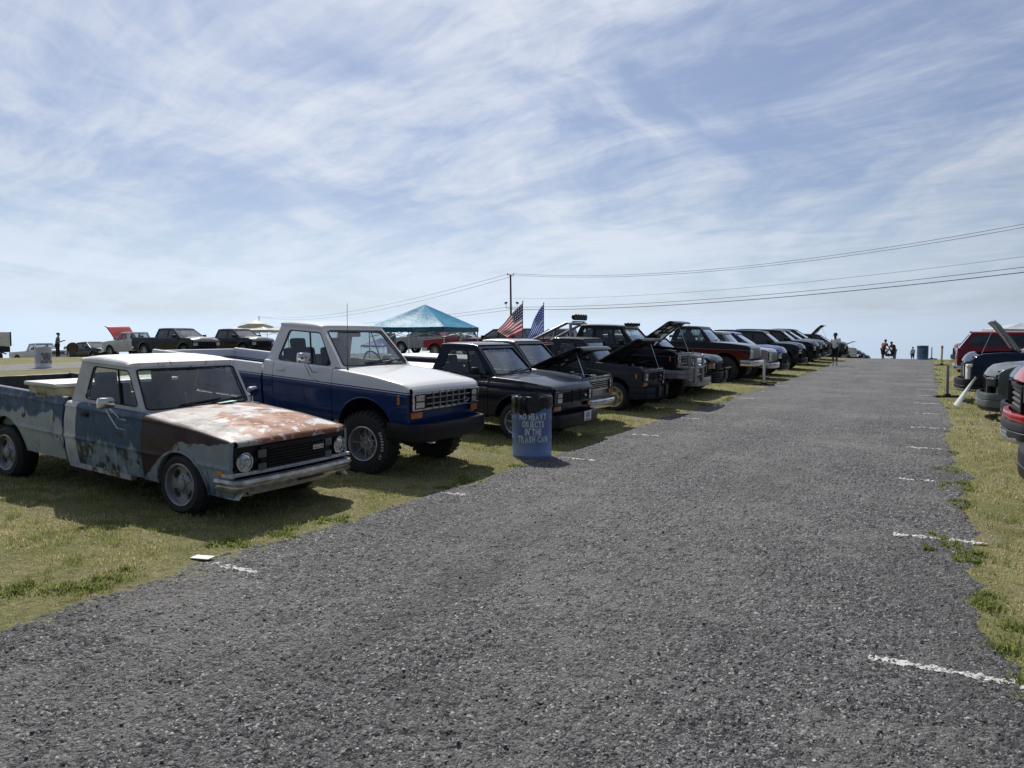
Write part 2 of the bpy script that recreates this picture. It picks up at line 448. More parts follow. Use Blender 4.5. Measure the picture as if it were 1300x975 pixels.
    for sgn in (-1, 1):
        for (d0, d1) in dx:
            f = skin(d0, d1, lambda x: zb, S.get('zdr', zr+.03))
            g = MB().add([(a, sgn*b, c) for a, b, c in f.v], f.f); do = P(g, 'door', mt('door'))
            h = MB(); hx = d0+.13; hzz = zb-.085; yy = ys(hx, hzz)
            h.box((hx, sgn*(yy+.004), hzz), (.13, .012, .045), .005); h.box((hx, sgn*(yy+.016), hzz), (.10, .012, .018), .005)
            P(h, 'door_handle', mt('handle') if 'handle' in mats else M['trim'], do)
            if (d0, d1) == dx[0] and S.get('mirror', 'box') != 'none':
                mm = MB(); mx = d1-.16+S.get('mirdx', 0); mz = zb+S.get('mirz', .07); yb = ys(mx, zb)
                sz = S.get('mirsize', (.08, .17, .12))
                if S.get('mirror') == 'chrome':
                    mm.box((mx, sgn*(yb+.16), mz+.03), sz, .025, taper=(1., .86))
                    mm.tube([(mx, sgn*(yb+.12), mz-.03), (mx+.02, sgn*(yb+.05), zb-.06), (mx+.06, sgn*(yb-.005), zb-.07)], .009, 6)
                    mm.tube([(mx, sgn*(yb+.16), mz-.03), (mx+.05, sgn*(yb+.10), zb-.13), (mx+.10, sgn*(yb+.0), zb-.17)], .006, 6)
                    P(mm, 'side_mirror', mt('mirror'), do)
                else:
                    mm.box((mx, sgn*(yb+.13), mz+.02), sz, .03); mm.box((mx+.01, sgn*(yb+.03), mz-.03), (.05, .1, .04), .012)
                    P(mm, 'side_mirror', mt('mirror') if 'mirror' in mats else M['trim'], do)
    # --- cab shell: pillars, roof, windscreen
    cab = MB(); yb0 = W-up-.055; xd = dx[-1][0]
    if S['type'] == 'pickup' and Cb < xd-.02:
        f = skin(Cb-S.get('cbx', .0), xd, lambda x: zb); cab.add(f.v, f.f); cab.add([(a, -b, c) for a, b, c in f.v], f.f[:])
    zrk = zr
    for sgn in (1, -1):       # rocker sill
        pr = [(A-.1, W-lo-.008), (A-.1, W-lo-.07)]
        cab.box(((A-.1+(Cb if S['type'] == 'pickup' else xr+ae+.03))/2, sgn*(W-lo-.035), zr+.005), (A-.1-(Cb if S['type'] == 'pickup' else xr+ae+.03)-.02, .07, .07), .012)
    zb2 = zb+.012
    secs = S['wins']          # each: (outer bottom front x, outer bottom rear x, outer top front x, outer top rear x, hole margins f,r,t,b)
    glass = []; seals = []
    for sgn in (1, -1):
        for (bf, br, tf, tr, mf, mr, mtp, mbm, slf, slr) in secs:
            def pt(x, z): return (x, sgn*(yb0+(yt-yb0)*(z-zb2)/(zroof-zb2)), z)
            O = [pt(bf, zb2), pt(br, zb2), pt(tr, zroof), pt(tf, zroof)]
            zl, zh = zb2+mbm, zroof-mtp
            def ex(xb, xt, z): return xb+(xt-xb)*(z-zb2)/(zroof-zb2)
            H = [pt(ex(bf, tf, zl)-mf-slf, zl), pt(ex(br, tr, zl)+mr+slr, zl), pt(ex(br, tr, zh)+mr, zh), pt(ex(bf, tf, zh)-mf, zh)]
            n = frame(cab, O, H, .03, .16, (0, -sgn, 0)); glass.append((H, n))
    # windscreen frame
    wm = S.get('wsm', (.05, .045, .02))
    O = [(A, -yb0, zb2), (A, yb0, zb2), (At, yt, zroof), (At, -yt, zroof)]
    def wp(u, v):
        y0 = yb0-wm[0]; y1 = yt-wm[0]
        return None
    def wpt(y, t): return (A+(At-A)*t, y, zb2+(zroof-zb2)*t)
    t0, t1 = wm[2]/(zroof-zb2), 1-wm[1]/(zroof-zb2)
    HW = [wpt(-(yb0-wm[0]), t0), wpt(yb0-wm[0], t0), wpt(yt-wm[0], t1), wpt(-(yt-wm[0]), t1)]
    nW = frame(cab, O, HW, .03, .10, (-1, 0, -.3))
    # rear wall/window
    O = [(Cb, -yb0, zb2), (Cb, yb0, zb2), (Ct, yt, zroof), (Ct, -yt, zroof)]
    def rp(y, t): return (Cb+(Ct-Cb)*t, y, zb2+(zroof-zb2)*t)
    HR = [rp(-(yb0-.12), .12), rp(yb0-.12, .12), rp(yt-.10, .86), rp(-(yt-.10), .86)]
    nR = frame(cab, O, HR, .02, .18, (1, 0, 0))
    if S['type'] == 'pickup': cab.add([(Cb, -yb0-.03, zb2), (Cb, yb0+.03, zb2), (Cb, yb0+.03, zr), (Cb, -yb0-.03, zr)], [(0, 1, 2, 3)])
    # cowl
    cab.add([(A+.005, -yb0-.03, zb2-.004), (A+.005, yb0+.03, zb2-.004), (hp[0][0]-.012, W-up-.06, hp[0][1]+.008), (hp[0][0]-.012, -(W-up-.06), hp[0][1]+.008)], [(0, 1, 2, 3)])
    P(cab, 'cab', mt('cab'))
    roof = MB(); cr = S.get('crown', .045); rows = []
    nx = 14
    for i in range(nx+1):
        t = i/nx; x = At+(Ct-At)*t; e = 1-abs(2*t-1)**4; row = []
        xx = x+(.012 if i == 0 else 0)-(.012 if i == nx else 0)
        for j in range(-8, 9):
            q = j/8; row.append((xx, yt*math.sin(q*PI/2)*1.0, zroof+.002+cr*(1-abs(q)**3.2)**.6*(.35+.65*e)))
        row = [(xx, -yt-.012, zroof-.018), (xx, -yt-.010, zroof+.002)]+row[1:-1]+[(xx, yt+.010, zroof+.002), (xx, yt+.012, zroof-.018)]
        rows.append(row)
    rows.insert(0, [(a-.0, b*.985, zroof-.02) for a, b, c in rows[0]]); rows.append([(a, b*.985, zroof-.02) for a, b, c in rows[-1]])
    roof.grid(rows)
    P(roof, 'roof', mt('roof') if 'roof' in mats else mt('cab'), ang=50)
    gm = M[S.get('glass', 'glass')]
    for k, (H, n) in enumerate(glass):
        g = MB(); pane(g, H, n, .016, 1.03, .16, 2); go = P(g, 'side_window', M[S.get('sideglass', S.get('glass', 'glass'))])
        s = MB(); ring = [bil(H, rsq(q, .16))+n*.004 for q in SQ]; s.tube(ring, .008, 5, False, True)
        if S.get('vent') and k in (0, len(glass)//2):
            a = bil(H, (-1+2*S['vent'], -1)); b = bil(H, (-1+2*S['vent']-.04, 1)); s.tube([a+n*.006, b+n*.006], .010, 6)
        P(s, 'window_seal', M['trim'], go)
    g = MB(); rows = []
    for i in range(9):
        rows.append([bil(HW, (-1.03+2.06*j/12, -1.03+2.06*i/8))+nW*.014 for j in range(13)])
    g.grid(rows); ws = P(g, 'windshield', M[S.get('wsglass', 'glass')])
    s = MB(); s.tube([bil(HW, rsq(q, .10))-nW*.001 for q in SQ], .009, 5, False, True); P(s, 'window_seal', mats.get('wseal', M['trim']), ws)
    for y0 in ((-.48, .12) if hi else (-.4,)):
        w = MB(); a = bil(HW, (y0, -1.0))-nW*.012; b = bil(HW, (y0+.62, -.78))-nW*.014
        w.tube([a+Vector((.03, 0, -.01)), a, a*.5+b*.5], .008, 5); w.tube([bil(HW, (y0+.05, -.9))-nW*.012, bil(HW, (y0+.85, -.74))-nW*.012], .010, 5)
        P(w, 'wiper', M['trim'], ws)
    g = MB(); pane(g, HR, nR, .012, 1.03, .18, 2); P(g, 'rear_window', M[S.get('glass', 'glass')])
    # --- hood
    Wh = lambda x: min(ys(x, hz(x)), W)-.062
    ho = MB(); rows = []; x0 = hp[0][0]-.008
    xs = sorted(set(np.linspace(x0, -.16, 12).tolist()+[-.13, -.10, -.07, -.045, -.025, -.01, 0.]+[a for a, _ in hp[1:]]))
    hb = S.get('hoodbulge', .0)
    for x in xs:
        row = []; fade = 1. if x < -.15 else max(.0, min(1., -x/.15))**.7
        for j in range(-12, 13):
            q = j/12; z = hz(x)+.016+S.get('hcrown', .03)*(1-q*q)*fade
            if hb: z += hb*smooth((.62-abs(q))/.12)*fade
            row.append((x, q*Wh(x), z))
        rows.append(row)
    hf = S.get('hood_front', 0.); nose = [r_ for r_ in rows if r_[0][0] >= -hf-1e-6] if hf else []
    lastr = rows[-1]; tailr = [[(.004, b, c-.025) for a, b, c in lastr], [(-.01, b, c-.035) for a, b, c in lastr]]
    if hf:
        P(MB().grid(nose+tailr), 'nose_panel', mt('fender'), ang=40); rows = [r_ for r_ in rows if r_[0][0] <= -hf+.08]
        lastr = rows[-1]; rows.append([(a+.012, b, c-.03) for a, b, c in lastr])
    else: rows += tailr
    0 and rows.append([(.004, b, c-.025) for a, b, c in lastr]); 
    ho.grid(rows); op = S.get('hood_open', 0.)
    if op:
        xh, zh = x0+.02, hz(x0); c, s_ = math.cos(op), math.sin(op)
        def fn(x, y, z): a, b = x-xh, z-zh; return (xh+a*c-b*s_, y, zh+.03+a*s_+b*c)
        ho.xf(fn); hoo = P(ho, 'hood', mt('hood'), solid=S.get('hood_thick', .03), ang=40)
        br = MB()
        for a in (.25, .55, .85):
            q = xh+(0-xh)*a; br.box((q, 0, hz(q)-.025), (.05, 1.2*W, .03), .008)
        for sg in (-1, 1): br.box(((xh)/2, sg*.5*W, hz(xh/2)-.025), (abs(xh)*.85, .05, .03), .008)
        br.xf(fn)
        if S.get('brace', True): P(br, 'hood_brace', M['dark'], hoo)
        pr = MB(); y0 = S.get('prop', -.8)*W; tip = fn(-.25, y0, hz(-.25)-.02); tip = fn(-max(.25, hf+.15), y0, hz(-.25)-.02); pr.tube([(-.12-hf, y0, hz(-.1)-.02), tip], .008, 6); P(pr, 'prop_rod', M['chrome'])
        en = MB(); rg = random.Random(int(abs(X*100)+Y))
        en.box((hp[0][0]/2-.05, 0, hz(-.5)-.32), (.55, .45, .35), .05)
        en.lathe([(0, .001), (0, .17), (.08, .18), (.10, .12), (.10, .001)], 24, Matrix.Translation((hp[0][0]/2-.05, .05, hz(-.5)-.14)) @ Matrix.Rotation(PI/2, 4, 'X'))
        for k in range(26):
            px, py = rg.uniform(hp[0][0]+.08, -.12), rg.uniform(-.82, .82)*W
            en.box((px, py, hz(px)-rg.uniform(.08, .2)), (rg.uniform(.05, .2), rg.uniform(.05, .2), rg.uniform(.05, .16)), .012, Matrix.Rotation(rg.uniform(-.4, .4), 4, 'Z'))
        for k in range(9):
            a = Vector((rg.uniform(hp[0][0]+.1, -.15), rg.uniform(-.7, .7)*W, hz(-.4)-.1)); b = Vector((rg.uniform(hp[0][0]+.1, -.15), rg.uniform(-.7, .7)*W, hz(-.4)-.12)); mid = (a+b)/2+Vector((0, 0, .07))
            en.tube([a, (a+mid)/2+Vector((0, 0, .02)), mid, (b+mid)/2+Vector((0, 0, .02)), b], .014, 6)
        en.box((-.05, 0, hz(-.05)-.035), (.07, 1.75*W, .04), .01)
        P(en, 'engine', M['engine'])
    else:
        hoo = P(ho, 'hood', mt('hood'), ang=40)
    # --- underbody with wheel wells
    un = MB(); zt = hz(-.5)-.12
    un.box(((hp[0][0]-.12)/2, 0, (zr+.08+zt-.2)/2+.0), (abs(hp[0][0])-.05, 2*(W-.34), max(.1, zt-.2-zr)), 0)
    for sg in (-1, 1): un.box(((hp[0][0])/2, sg*(W-.09), hz(-.5)-.10), (abs(hp[0][0])-.1, .05, .06), 0)
    un.box(((hp[0][0]+tail)/2, 0, zr+.06), (abs(tail-hp[0][0])-.05, 2*(W-.30), .12), 0)
    un.box((A-.06, 0, (zr+zb)/2), (.05, 2*W-.16, zb-zr-.03), 0)
    for xa in S['axles']:
        for sg in (-1, 1):
            rows = []
            for k in range(13):
                t = PI*k/12; rows.append([(xa+(aR+.01)*math.cos(t), sg*(W-.05), az+(aR+.01)*math.sin(t)), (xa+(aR+.01)*math.cos(t), sg*(W-.36), az+(aR+.01)*math.sin(t))])
            un.grid(rows); un.add([(xa+(aR+.01)*math.cos(PI*k/12), sg*(W-.36), az+(aR+.01)*math.sin(PI*k/12)) for k in range(13)], [tuple(range(13))])
        un.tube([(xa, -W+.2, S['wr']), (xa, W-.2, S['wr'])], .045, 8)
        if S.get('lift'):
            un.lathe([(-.12, .001), (-.12, .10), (0, .15), (.12, .10), (.12, .001)], 14, Matrix.Translation((xa, .1, S['wr'])))
            for sg in (-1, 1): un.tube([(xa+.1, sg*.45, S['wr']+.05), (xa-.05, sg*.42, zr+.25)], .03, 8)
    un.tube([(A-.2, .25, zr-.02), (tail+.3, .3, zr)], .03, 8)
    P(un, 'underbody', M['dark'])
    # --- interior
    it = MB(); fl = zr+.12
    ce = Cb+.05 if S['type'] == 'pickup' else tail+.3
    it.box(((A+ce)/2-.05, 0, fl), (A-ce, 2*W-.16, .03), 0)
    it.box((A-.14, 0, zb-.07), (.26, 2*yb0-.06, .16), .05); P(it, 'dashboard', M['interior'])
    sx = S.get('seatx', A-.85); nrow = 1 if S['type'] == 'pickup' and len(secs) == 1 else 2
    for rw in range(nrow):
        for sg in (-1, 1):
            se = MB(); x = sx-rw*.8
            se.box((x+.14, sg*.33*W/.75, zb-.42), (.46, .46*W/.75, .16), .05)
            rot = Matrix.Rotation(-.18, 4, 'Y'); se.box((x-.10, sg*.33*W/.75, zb-.12), (.14, .46*W/.75, .60), .05, rot)
            se.box((x-.17, sg*.33*W/.75, zb+.22), (.09, .22, .14), .035, rot)
            P(se, 'seat', M['seat'])
    sw = MB(); cx = sx+.5; ring = []
    for k in range(18):
        a = 2*PI*k/18; ring.append((cx-.19*math.cos(a)*.35, .34*W/.75+.19*math.sin(a), zb-.02+.19*math.cos(a)*.94))
    sw.tube(ring, .013, 6, False, True); sw.tube([(cx, .34*W/.75, zb-.02), (A-.2, .34*W/.75, zb-.10)], .02, 6)
    for sg in (-1, 1): sw.tube([(cx, .34*W/.75, zb-.03), (cx, .34*W/.75+sg*.18, zb-.02)], .012, 5)
    P(sw, 'steering_wheel', M['trim'])
    if hi:
        mr = MB().box((A+(At-A)*.78-.09, .02, zb+(zroof-zb)*.80), (.03, .2, .06), .012); mr.tube([(A+(At-A)*.78-.08, .02, zb+(zroof-zb)*.82), (At+.02, .02, zroof-.03)], .008, 5)
        P(mr, 'rear_view_mirror', M['trim'])
    # --- load bed
    if S['type'] == 'pickup':
        rail = S['rail']; b1 = Cb-.025-S.get('cbx', 0)
        for sg in (-1, 1):
            f = skin(tail, b1, lambda x: rail, S.get('zbr'), False)
            g = MB().add([(a, sg*b, c) for a, b, c in f.v], f.f)
            yo = lambda x: ys(x, rail)
            xs = np.linspace(tail+.004, b1-.004, 8); rows = []
            rr_ = S.get('railr', .02)
            for x in xs:
                y = yo(x); row = [(x, sg*y, rail)]
                for k in range(1, 6):
                    a = PI*k/5; row.append((x, sg*(y-.035+.035*math.cos(a)), rail+rr_*math.sin(a)))
                row += [(x, sg*(y-.07), rail-.03), (x, sg*(y-.085), zr+.22)]; rows.append(row)
            g.grid(rows); P(g, 'bed_side', mt('bed'))
        b = MB(); b.box(((tail+b1)/2, 0, zr+.21), (b1-tail-.02, 2*W-.16, .03), 0); b.box((b1-.03, 0, (zr+.2+rail)/2), (.03, 2*W-.19, rail-zr-.2), .008)
        for k in range(9): b.box(((tail+b1)/2, -W+.16+(2*W-.32)*k/8, zr+.23), (b1-tail-.08, .05, .015), .004)
        P(b, 'bed_floor', mt('bedfloor') if 'bedfloor' in mats else mt('bed'))
        t = MB(); t.box((tail-.005, 0, (zr+.16+rail)/2), (.05, 2*W-.15, rail-zr-.16), .015); t.box((tail-.033, 0, (zr+.2+rail)/2), (.012, 1.1*W, .12), .01)
        P(t, 'tailgate', mt('tailgate') if 'tailgate' in mats else mt('bed'))
        for sg in (-1, 1):
            t = MB().box((tail-.012, sg*(W-.06), rail-.22), (.05, .09, .28), .012); P(t, 'tail_light', M['redlens'])
        if S.get('tonneau'):
            t = MB(); t.box(((tail+b1)/2, 0, rail+.03), (b1-tail-.05, 2*W-.10, .035), .012); P(t, 'bed_cover', mats['tonneau'])
        if S.get('cap'):
            c = MB(); q0 = [(b1, -yb0, rail+.02), (b1, yb0, rail+.02), (tail+.05, yb0, rail+.02), (tail+.05, -yb0, rail+.02)]
            zc = zroof+.0; y2 = yt
            for sg in (-1, 1):
                O = [(b1, sg*yb0, rail+.02), (tail+.02, sg*yb0, rail+.02), (tail+.35, sg*y2, zc), (b1, sg*y2, zc)]
                H = [bil(O, (-.93, -.72)), bil(O, (.86, -.72)), bil(O, (.84, .70)), bil(O, (-.93, .70))]
                n = frame(c, O, H, .02, .2, (0, -sg, 0)); g = MB(); pane(g, H, n, .01, 1.03, .2, 2); P(g, 'cap_window', M['tint'])
            O = [(tail+.02, -yb0, rail+.02), (tail+.02, yb0, rail+.02), (tail+.35, y2, zc), (tail+.35, -y2, zc)]
            H = [bil(O, (-.85, -.8)), bil(O, (.85, -.8)), bil(O, (.85, .8)), bil(O, (-.85, .8))]
            n = frame(c, O, H, .02, .2, (1, 0, 0)); g = MB(); pane(g, H, n, .01, 1.03, .2, 2); P(g, 'cap_rear_window', M['tint'])
            rows = [[(x, y2*math.sin(j/6*PI/2), zc+.002+.05*(1-abs(j/6)**3)) for j in range(-6, 7)] for x in np.linspace(b1, tail+.35, 6)]
            c.grid(rows); P(c, 'bed_cap', mt('cap'))
    else:
        # estate / closed body: rear quarter skin and tail
        for sg in (-1, 1):
            f = skin(tail, dx[-1][0], lambda x: zb)
            P(MB().add([(a, sg*b, c) for a, b, c in f.v], f.f), 'quarter_panel', mt('bed'))
        t = MB(); t.box((tail+.01, 0, (zr+.1+zb)/2), (.06, 2*W-.1, zb-zr-.1), .03); P(t, 'tailgate', mt('bed'))
        for sg in (-1, 1):
            t = MB().box((tail-.01, sg*(W-.07), zb-.14), (.06, .11, .24), .015); P(t, 'tail_light', M['redlens'])
    rb = MB(); zbm = S.get('rbz', zr+.16)
    sweep(rb, [(tail+.15, W-.04), (tail-.02, W-.05), (tail-.08, W-.12), (tail-.10, 0), (tail-.08, -W+.12), (tail-.02, -W+.05), (tail+.15, -W+.04)], [(0, zbm-.07), (.03, zbm-.06), (.04, zbm), (.03, zbm+.06), (0, zbm+.07), (-.04, zbm+.05), (-.04, zbm-.05)][::-1])
    P(rb, 'rear_bumper', mats.get('rbumper', M['chrome']), d=True)
    front_end(S, root, P, mt, mats, W, hz(0.))
    # --- wheels
    t, rim = wheel_meshes(S, hi)
    tr = S['track']; first = None
    for xa in S['axles']:
        for sg in (1, -1):
            wn = 'wheel'
            if first is None:
                a = t.build(wn, M['rubber'], root); b = rim.build('rim', mats['rim'], a); first = (a, b)
            else:
                a = first[0].copy(); COL.objects.link(a); b = first[1].copy(); COL.objects.link(b); b.parent = a; a.parent = root
            a.location = (xa, sg*tr, S['wr']-S.get('sink', .01)); a.rotation_euler = (0, 0, 0 if sg > 0 else PI)
            if xa == xf and S.get('steer'): a.rotation_euler.z += S['steer']
    return root
def front_end(S, root, P, mt, mats, W, zl):
    F = S['front']; g = F['grille']; zt = zl
    fp = MB(); zl0 = F.get('panel', (S['zr']+.02, zl-.012))
    fp.box((-.045, 0, (zl0[0]+zl0[1])/2), (.05, 2*W-.10, zl0[1]-zl0[0]), .012); fpo = P(fp, 'front_panel', F.get('panelmat') or mt('fender'))
    z0, z1, yh = zl+g['z'][0], zl+g['z'][1], g['y']
    bk = MB().box((-.012, 0, (z0+z1)/2), (.03, 2*yh, z1-z0), .004); go = P(bk, 'grille', g.get('back', M['dark']))
    b = MB(); nv, nh = g.get('nv', 0), g.get('nh', 0); bw = g.get('bar', .012); y2 = g.get('yb', yh)
    for k in range(1, nv): b.box((.008, -y2+2*y2*k/nv, (z0+z1)/2), (.018, bw, z1-z0-.004), .003)
    for k in range(1, nh): b.box((.010, 0, z0+(z1-z0)*k/nh), (.020, 2*y2-.004, bw*g.get('hb', 1.)), .003)
    if nv or nh: P(b, 'grille_bars', g.get('barmat', M['trim']), go)
    if g.get('frame'):
        fw = g.get('fw', .022); f = MB()
        for sg in (-1, 1):
            f.box((.012, sg*(yh-fw/2), (z0+z1)/2), (.03, fw, z1-z0), .005)
            f.box((.0125, 0, (z0+fw/2) if sg < 0 else (z1-fw/2)), (.031, 2*yh-2*fw+.004, fw), .005)
        P(f, 'grille_frame', g['frame'], go)
    if g.get('emblem'):
        ey, ez, er = g['emblem']; e = MB(); n = 22
        ps = lambda s, x: [(x, ey+er*s*math.cos(2*PI*k/n), zl+ez+er*.45*s*math.sin(2*PI*k/n)) for k in range(n)]
        e.grid([ps(.02, .028), ps(.9, .028), ps(1., .022), ps(1., .0)], False, True); eo = P(e, 'emblem', M['blue_badge'], go)
        e = MB(); e.tube([(p[0]+.002, p[1], p[2]) for p in ps(.97, .024)], er*.05, 5, False, True)
        tx = text_mesh('Ford', er*.75, bold=.0005, sx=1.1); e.add([(.0295, ey+a, zl+ez+bq) for a, bq, _ in tx.v], tx.f); P(e, 'emblem_lettering', M['chrome'], eo)
    if g.get('badge'):
        by, bz, bw_, bh = g['badge']; e = MB(); e.box((.022, by, zl+bz), (.012, bw_, bh), .003); eo = P(e, 'badge', M['trim'], go)
        e = MB()
        for sg in (-1, 1): e.box((.029, by+sg*bw_/2, zl+bz), (.006, .008, bh), .0); e.box((.0292, by, zl+bz+sg*bh/2), (.006, bw_+.006, .008), .0)
        tx = text_mesh('FORD', bh*.9, bold=.002, sx=1.45); e.add([(.030, by+a, zl+bz+q) for a, q, _ in tx.v], tx.f); P(e, 'badge_lettering', M['chrome'], eo)
    for h in F.get('lights', []):
        for sg in (-1, 1):
            if h['shape'] == 'round':
                l = MB(); l.lathe([(0, h['r']+.012), (.02, h['r']+.010), (.022, h['r']), (.002, h['r']-.004)], 28, Matrix.Translation((h.get('x', .0), sg*h['y'], zl+h['z'])) @ Matrix.Rotation(-PI/2, 4, 'Z')); lo = P(l, 'headlight', M['chrome'])
                l = MB(); l.dome((h.get('x', 0.)+.004, sg*h['y'], zl+h['z']), h['r'], .028, 24, 5); P(l, 'headlight_lens', M['lampclear'], lo)
            else:
                y0, y1 = h['y']; q0, q1 = h['z']; l = MB(); rot = Matrix.Rotation(sg*h.get('sk', 0.), 4, 'X')
                l.box((h.get('x', .005), sg*(y0+y1)/2, zl+(q0+q1)/2), (h.get('d', .03), y1-y0, q1-q0), h.get('bev', .008), rot); lo = P(l, h.get('name', 'headlight'), h.get('mat', M['lamp']))
                if h.get('bezel'):
                    l = MB(); bz = .010
                    for s2 in (-1, 1):
                        l.box((h.get('x', .005)+.008, sg*(y0+y1)/2, zl+((q0 if s2 < 0 else q1))), (.03, y1-y0+2*bz, bz), .002); l.box((h.get('x', .005)+.009, sg*(y0 if s2 < 0 else y1), zl+(q0+q1)/2), (.03, bz, q1-q0), .002)
                    P(l, 'headlight_bezel', h['bezel'], lo)
                if h.get('split'):
                    l = MB(); l.box((h.get('x', .005)+h.get('d', .03)/2+.002, sg*(y0+y1)/2, zl+(q0+q1)/2), (.004, (y1-y0)*.9, (q1-q0)*.10), 0); P(l, 'headlight_divider', M['trim'], lo)
    for bd in F.get('bumpers', []):
        q0, q1, pr, Wb = zl+bd['z'][0], zl+bd['z'][1], bd.get('proj', .10), W+bd.get('dw', .0)
        wr = bd.get('wrap', .30); cr = bd.get('cr', .10)
        path = [(-wr, -Wb), (-.12, -Wb)]
        path += [(-.12+(.12+pr-cr)+0*k, -Wb) for k in ()]
        for k in range(7):
            a = PI/2*k/6; path.append((pr-cr-.02+cr*math.sin(a), -Wb+cr-cr*math.cos(a)))
        path += [(pr, -Wb*.5), (pr+.008, 0)]
        path = path+[(a, -b) for a, b in path[-2::-1]]
        h = q1-q0; th = bd.get('th', .05)
        prof = bd.get('prof') or [(-th, 0), (0, .02), (.012, .18), (.012, .45), (-.004, .5), (.012, .55), (.012, .82), (0, .98), (-th, 1.)]
        mb = MB(); sweep(mb, path, [(a, q0+h*b) for a, b in prof]); bo = P(mb, bd.get('name', 'front_bumper'), bd['mat'], ang=26, d=bd.get('bend', True))
        if bd.get('strip'):
            mb = MB(); sweep(mb, path, [(.010, q0+h*bd['strip'][0]), (.020, q0+h*bd['strip'][0]), (.020, q0+h*bd['strip'][1]), (.010, q0+h*bd['strip'][1])]); P(mb, 'bumper_strip', bd.get('stripmat', M['trim']), bo, d=bd.get('bend', True))
        if bd.get('plate'):
            py, pz = bd['plate']; mb = MB().box((pr+.03, py, zl+pz), (.006, .28, .15), .004); po = P(mb, 'licence_plate', M['white_plastic'])
            mb = MB(); n = 20; mb.add([(pr+.0345, py+.085*math.cos(2*PI*k/n), zl+pz+.015+.042*math.sin(2*PI*k/n)) for k in range(n)], [tuple(range(n))]); P(mb, 'plate_emblem', M['blue_badge'], po)
            mb = MB(); tx = text_mesh('Ford', .055, bold=.001); mb.add([(pr+.0352, py+a, zl+pz+.015+q) for a, q, _ in tx.v], tx.f); P(mb, 'plate_lettering', M['white_plastic'], po)
            mb = MB().box((pr+.034, py, zl+pz-.052), (.004, .17, .018), 0); P(mb, 'plate_caption', M['blue_badge'], po)
    for ex in F.get('extras', []):
        mb = MB()
        for (c, d, bv) in ex['boxes']: mb.box((c[0], c[1], zl+c[2]), d, bv)
        for (pts, rr) in ex.get('tubes', []): mb.tube([(p[0], p[1], zl+p[2]) for p in pts], rr, 8)
        P(mb, ex['name'], ex['mat'])
# ------------------------------------------------------------------ vehicle kinds
def lifted(d, h):
    for k in ('zb', 'zroof', 'zr', 'rail', 'zdr', 'zbr', 'zfr'):
        if k in d: d[k] += h
    d['hp'] = [(a, b+h) for a, b in d['hp']]; d['az'] += h*.55
    if d.get('marker'): a = list(d['marker']); a[1] += h; d['marker'] = tuple(a)
    return d
def compact80(h=0., **o):        # square cut compact pickup of the eighties
    d = dict(type='pickup', W=.755, hp=[(-1.07, .94), (-.6, .915), (-.16, .87), (-.09, .86), (-.04, .84), (0, .80)], A=-1.09, At=-1.50, Ct=-2.14, Cb=-2.29, yt=.575,
             zb=.955, zroof=1.42, zr=.35, zdr=.37, rail=.90, tail=-4.42, axles=(-.66, -3.36), aR=.375, az=.33, wr=.30, ww=.21, rimr=.19, track=.65,
             doors=[(-2.12, -1.17)], fgap=-.08, wins=[(-1.09, -2.29, -1.50, -2.14, .07, .17, .075, .012, .08, .0)], tuck=(.025, .04), bow=.045, crown=.04, hcrown=.025,
             rim='spoke', spokes=8, sw=(.035, .03), dish=.07, vent=.36, mirror='chrome', lip=.010, marker=(-.14, .70, .035, .11),
             front=dict(grille=dict(z=(-.215, -.012), y=.70, nv=7, nh=3, yb=.47, bar=.010, barmat=M['alloy'], frame=M['chrome'], fw=.022, emblem=(.35, -.145, .060)),
                        lights=[dict(shape='rect', y=(.495, .665), z=(-.19, -.035), mat=M['lamp'], bezel=M['trim'], split=True), dict(shape='rect', name='turn_signal', y=(.53, .70), z=(-.305, -.235), mat=M['amber'], x=-.005)],
                        bumpers=[dict(z=(-.56, -.36), mat=M['trim'], proj=.13, strip=(.45, .55), dw=.02)]))
    d.update(o); d.setdefault('creases', (.735,)); d['creases'] = tuple(c+h for c in d['creases']); return lifted(d, h)
def fullsize(h=0., **o):         # full size pickup, single cab, seventies to nineties
    d = dict(type='pickup', W=.93, hp=[(-1.35, 1.16), (-.7, 1.13), (-.16, 1.08), (-.05, 1.05), (0, 1.00)], A=-1.37, At=-1.80, Ct=-2.62, Cb=-2.76, yt=.70,
             zb=1.17, zroof=1.66, zr=.45, zdr=.48, rail=1.10, tail=-5.1, axles=(-.85, -4.0), aR=.46, az=.42, wr=.39, ww=.26, rimr=.215, track=.80,
             doors=[(-2.56, -1.44)], fgap=-.07, wins=[(-1.37, -2.76, -1.80, -2.62, .07, .18, .075, .012, .10, .0)], tuck=(.03, .04), bow=.03, crown=.045, hcrown=.03,
             rim='spoke', spokes=6, sw=(.05, .045), dish=.06, vent=.34, mirror='box', lip=.012,
             front=dict(grille=dict(z=(-.30, -.03), y=.80, nv=14, nh=4, yb=.50, bar=.012, barmat=M['alloy'], frame=M['chrome'], fw=.03),
                        lights=[dict(shape='rect', y=(.53, .76), z=(-.26, -.06), mat=M['lamp'], bezel=M['chrome'])],
                        bumpers=[dict(z=(-.58, -.38), mat=M['chrome'], proj=.14, dw=.02)]))
    d.update(o); return lifted(d, h)
